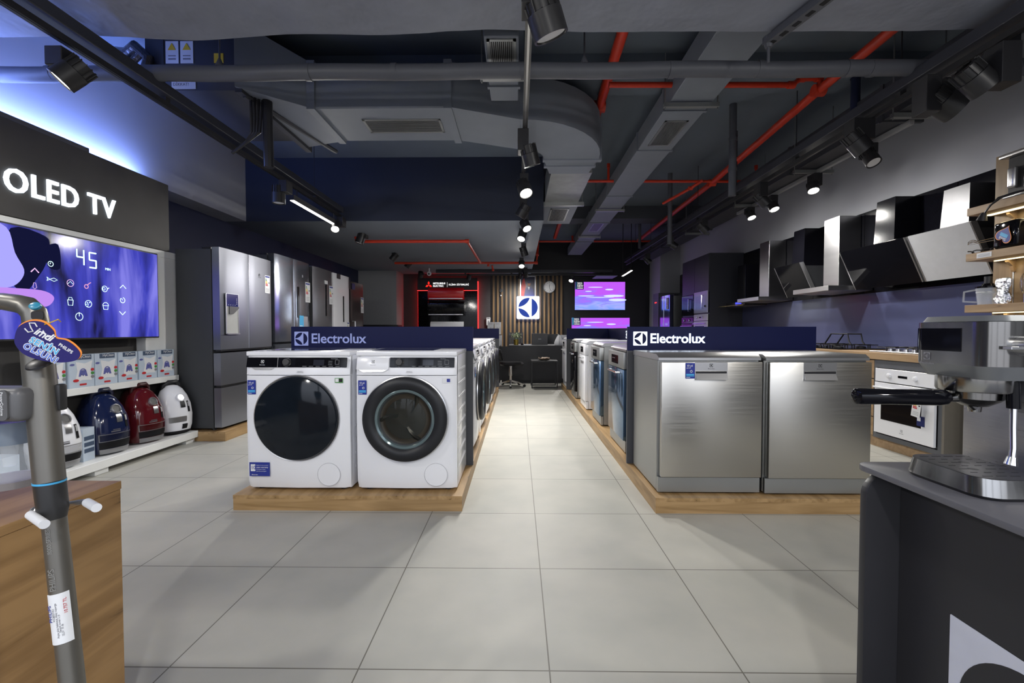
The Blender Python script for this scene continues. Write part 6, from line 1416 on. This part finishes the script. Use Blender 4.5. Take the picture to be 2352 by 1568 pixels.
# ================================================================= FOREGROUND: ESPRESSO MACHINE ON ITS STAND
t = thing('display_stand', 'dark rounded display stand with a large white emblem under the espresso machine', 'display stand', (.80, .70, 0))
b = BM()
def rslab(x0, x1, y0, y1, r, z0, z1, m=0):
    pts = [(x1, y0), (x1, y1)] + [(x0 + r - r * math.sin(a), y1 - r + r * math.cos(a)) for a in [i * PI / 16 for i in range(9)]] + [(x0, y0)]
    ngon_prism(b, pts[::-1], z1 - z0, T(0, 0, z0), m, .0015)
rslab(.0, .9, -.6, .375, .035, .737, .75); obj('stand_top', b, STANDT, t)
b = BM(); pts = [(.75, 0), (.75, .736), (.055, .736)] + [(.055 - .055 * math.sin(a), .681 + .055 * math.cos(a)) for a in [i * PI / 16 for i in range(9)]] + [(0, 0)]
ngon_prism(b, pts, .018, T(0, .348, 0) @ Matrix(((1, 0, 0, 0), (0, 0, -1, 0), (0, 1, 0, 0), (0, 0, 0, 1))), 0, .001); obj('end_board', b, STANDM, t)
obj('side_panel', Bx(.078, .096, -.6, .329, 0, .736), STANDM, t)
b = BM(); S_ = .30; M = fr((.0775, .205 - S_ / 2, .49 - S_ / 2), '-X'); ngon_prism(b, rrect(S_, S_, .002, 2), .001, M, 0)
for p in LS: ngon_prism(b, [(x * S_, y * S_) for x, y in p], .0006, M @ T(0, 0, .001), 1)
obj('emblem', b, [mat('emblem_white', (.55, .57, .66), .4), STANDM], t)
t = thing('espresso_machine', 'slim brushed steel espresso machine with its black handled filter holder', 'espresso machine', (.87, .915, .75))
o_ = Vector(t.location)
ESTEEL = mat('espresso_steel', (.30, .295, .285), .18, 1, var=.05, scale=3, stretch=(40, 40, 1)); ESTEELB = mat('espresso_brushed_plate', (.35, .35, .37), .3, .9, var=.1, scale=6, stretch=(1, 4, 60)); EGREY = mat('espresso_grey_plastic', (.2, .21, .22), .35, .5)
def rbx(x0, x1, y0, y1, r, n=8):
    pts = [(x1, y1)] + [(x0 + r - r * math.sin(a), y1 - r + r * math.cos(a)) for a in [i * PI / 2 / n for i in range(n + 1)]] + [(x0 + r - r * math.cos(a), y0 + r - r * math.sin(a)) for a in [i * PI / 2 / n for i in range(n + 1)]] + [(x1, y0)]
    return pts
def rb(b, x0, x1, y0, y1, r, z0, z1, m=0, ins=0, n=8):
    P = rbx(x0, x1, y0, y1, r, n); Q_ = rbx(x0 + ins, x1, y0 + ins, y1 - ins, max(.005, r - ins * .5), n)
    loft(b, [[(x, y, z0) for x, y in (Q_ if ins < 0 else P)], [(x, y, z1) for x, y in (P if ins < 0 else Q_)]], m)
# coordinates: x from front lip, y across
b = BM(); rb(b, -.005, .32, -.085, .085, .035, .246, .330); obj('head', b, ESTEEL, t)
b = BM(); rb(b, .0, .32, -.082, .082, .035, .331, .342, 0, .006); obj('top_tray', b, EGREY, t)
b = BM()
P = rbx(-.005, .32, -.085, .085, .035); Q_ = rbx(.008, .32, -.075, .075, .03)
loft(b, [[(x, y, .220) for x, y in Q_], [(x, y, .246) for x, y in P]]); obj('lower_bezel', b, EGREY, t)
b = BM(); P = rbx(-.0062, .32, -.0862, .0862, .035)[1:10] + [(-.0062, -.030)]; Pi = rbx(-.004, .32, -.084, .084, .033)[1:10] + [(-.004, -.030)]
loft(b, [[(x, y, z) for x, y in P] + [(x, y, z) for x, y in Pi[::-1]] for z in (.272, .318)])
obj('display_window', b, GLOSSBLK, t)
b = BM(); M = fr((-.0055, .042, .260), '-X'); logo(b, M, .015, 0, 1, .0004); txt(b, 'Electrolux', .008, M @ T(0, -.017 + .005, 0) @ T(0, -.005, 0), 0, .0002, align='CENTER'); obj('logo', b, [GREYPR, ESTEEL], t)
b = BM(); box(b, .112, .32, -.083, .083, .0, .236, 0, .004, 2); obj('column', b, ESTEELB, t)
gc = (.054, .0)
b = lathe(BM(), [(.058, .193), (.060, .196), (.060, .222), (0, .222)], T(*gc, 0), 48); obj('group_head', b, ESTEEL, t)
b = lathe(BM(), [(0, .160), (.02, .162), (.036, .172), (.042, .178), (.043, .195), (0, .195)], T(*gc, 0), 48); pf = obj('filter_holder', b, ESTEEL, t)
b = BM(); cyl(b, (gc[0], gc[1], .17), (gc[0], gc[1], .150), .012, .010); obj('spout', b, ESTEEL, pf)
b = BM(); tube(b, [(gc[0] - .035, .0, .178), (gc[0] - .055, .0, .178)], .009, 12); tube(b, [(gc[0] - .02, -.005, .172), (gc[0] - .005, -.006, .158)], .007, 10); obj('neck', b, ESTEEL, pf)
b = lathe(BM(), [(0, 0), (.012, 0), (.0155, .006), (.0165, .02), (.0155, .12), (.0165, .175), (.0155, .182), (.010, .185), (0, .185)], T(gc[0] - .055, 0, .178) @ basis((-1, .0, .012)).to_4x4(), 32); obj('handle', b, GLOSSBLK, pf)
# drip tray
b = BM(); P = rbx(-.012, .135, -.088, .088, .04); Q_ = rbx(-.004, .135, -.080, .080, .035); P2 = rbx(-.016, .135, -.094, .094, .04)
loft(b, [[(x, y, .006) for x, y in P2], [(x, y, .038) for x, y in P]]); obj('drip_tray', b, ESTEEL, t)
b = BM(); loft(b, [[(x, y, .0385) for x, y in P], [(x, y, .0395) for x, y in Q_]]); gr = obj('cup_grid', b, mat('grid_grey', (.07, .07, .075), .3, .5), t)
b = BM(); rnd = random.Random(2)
for i in range(5):
    for j in range(7):
        x = .006 + i * .026; y = -.066 + j * .022
        if (i, j) in ((1, 2), (2, 4)): lathe(b, [(.009, .0396), (0, .0398)], T(x, y, 0), 16)
        else: box(b, x, x + .018 - (j % 2) * .006, y - .0012, y + .0012, .0395, .0399, 0)
obj('grid_slots', b, BLACK, gr)
b = BM(); loft(b, [[(x * .97 + .003, y * .97, 0) for x, y in P2], [(x, y, .006) for x, y in P2]]); obj('rubber_foot', b, BLACK, t)
b = BM(); [box(b, .085 + k * .003, .0865 + k * .003, -.0955, -.088, .004, .04) for k in range(6)]; obj('tape_strip', b, SATIN, t)
# steam knob and wand on the near side
b = BM(); cyl(b, (.050, -.085, .285), (.050, -.105, .285), .0175, seg=32); cyl(b, (.050, -.105, .285), (.050, -.107, .285), .0155, seg=32); box(b, .012, .043, -.104, -.088, .279, .285, 0, .001, 1); obj('steam_knob', b, SATIN, t)
b = BM(); cyl(b, (.075, -.05, .216), (.075, -.052, .165), .010); wv = obj('wand_grip', b, GLOSSBLK, t)
b = BM(); tube(b, [(.075, -.052, .168), (.072, -.055, .13), (.068, -.06, .09), (.064, -.062, .07)], .0055, 16); cyl(b, (.0645, -.062, .075), (.062, -.062, .06), .007, .010, seg=16); obj('steam_wand', b, CHROME, t)
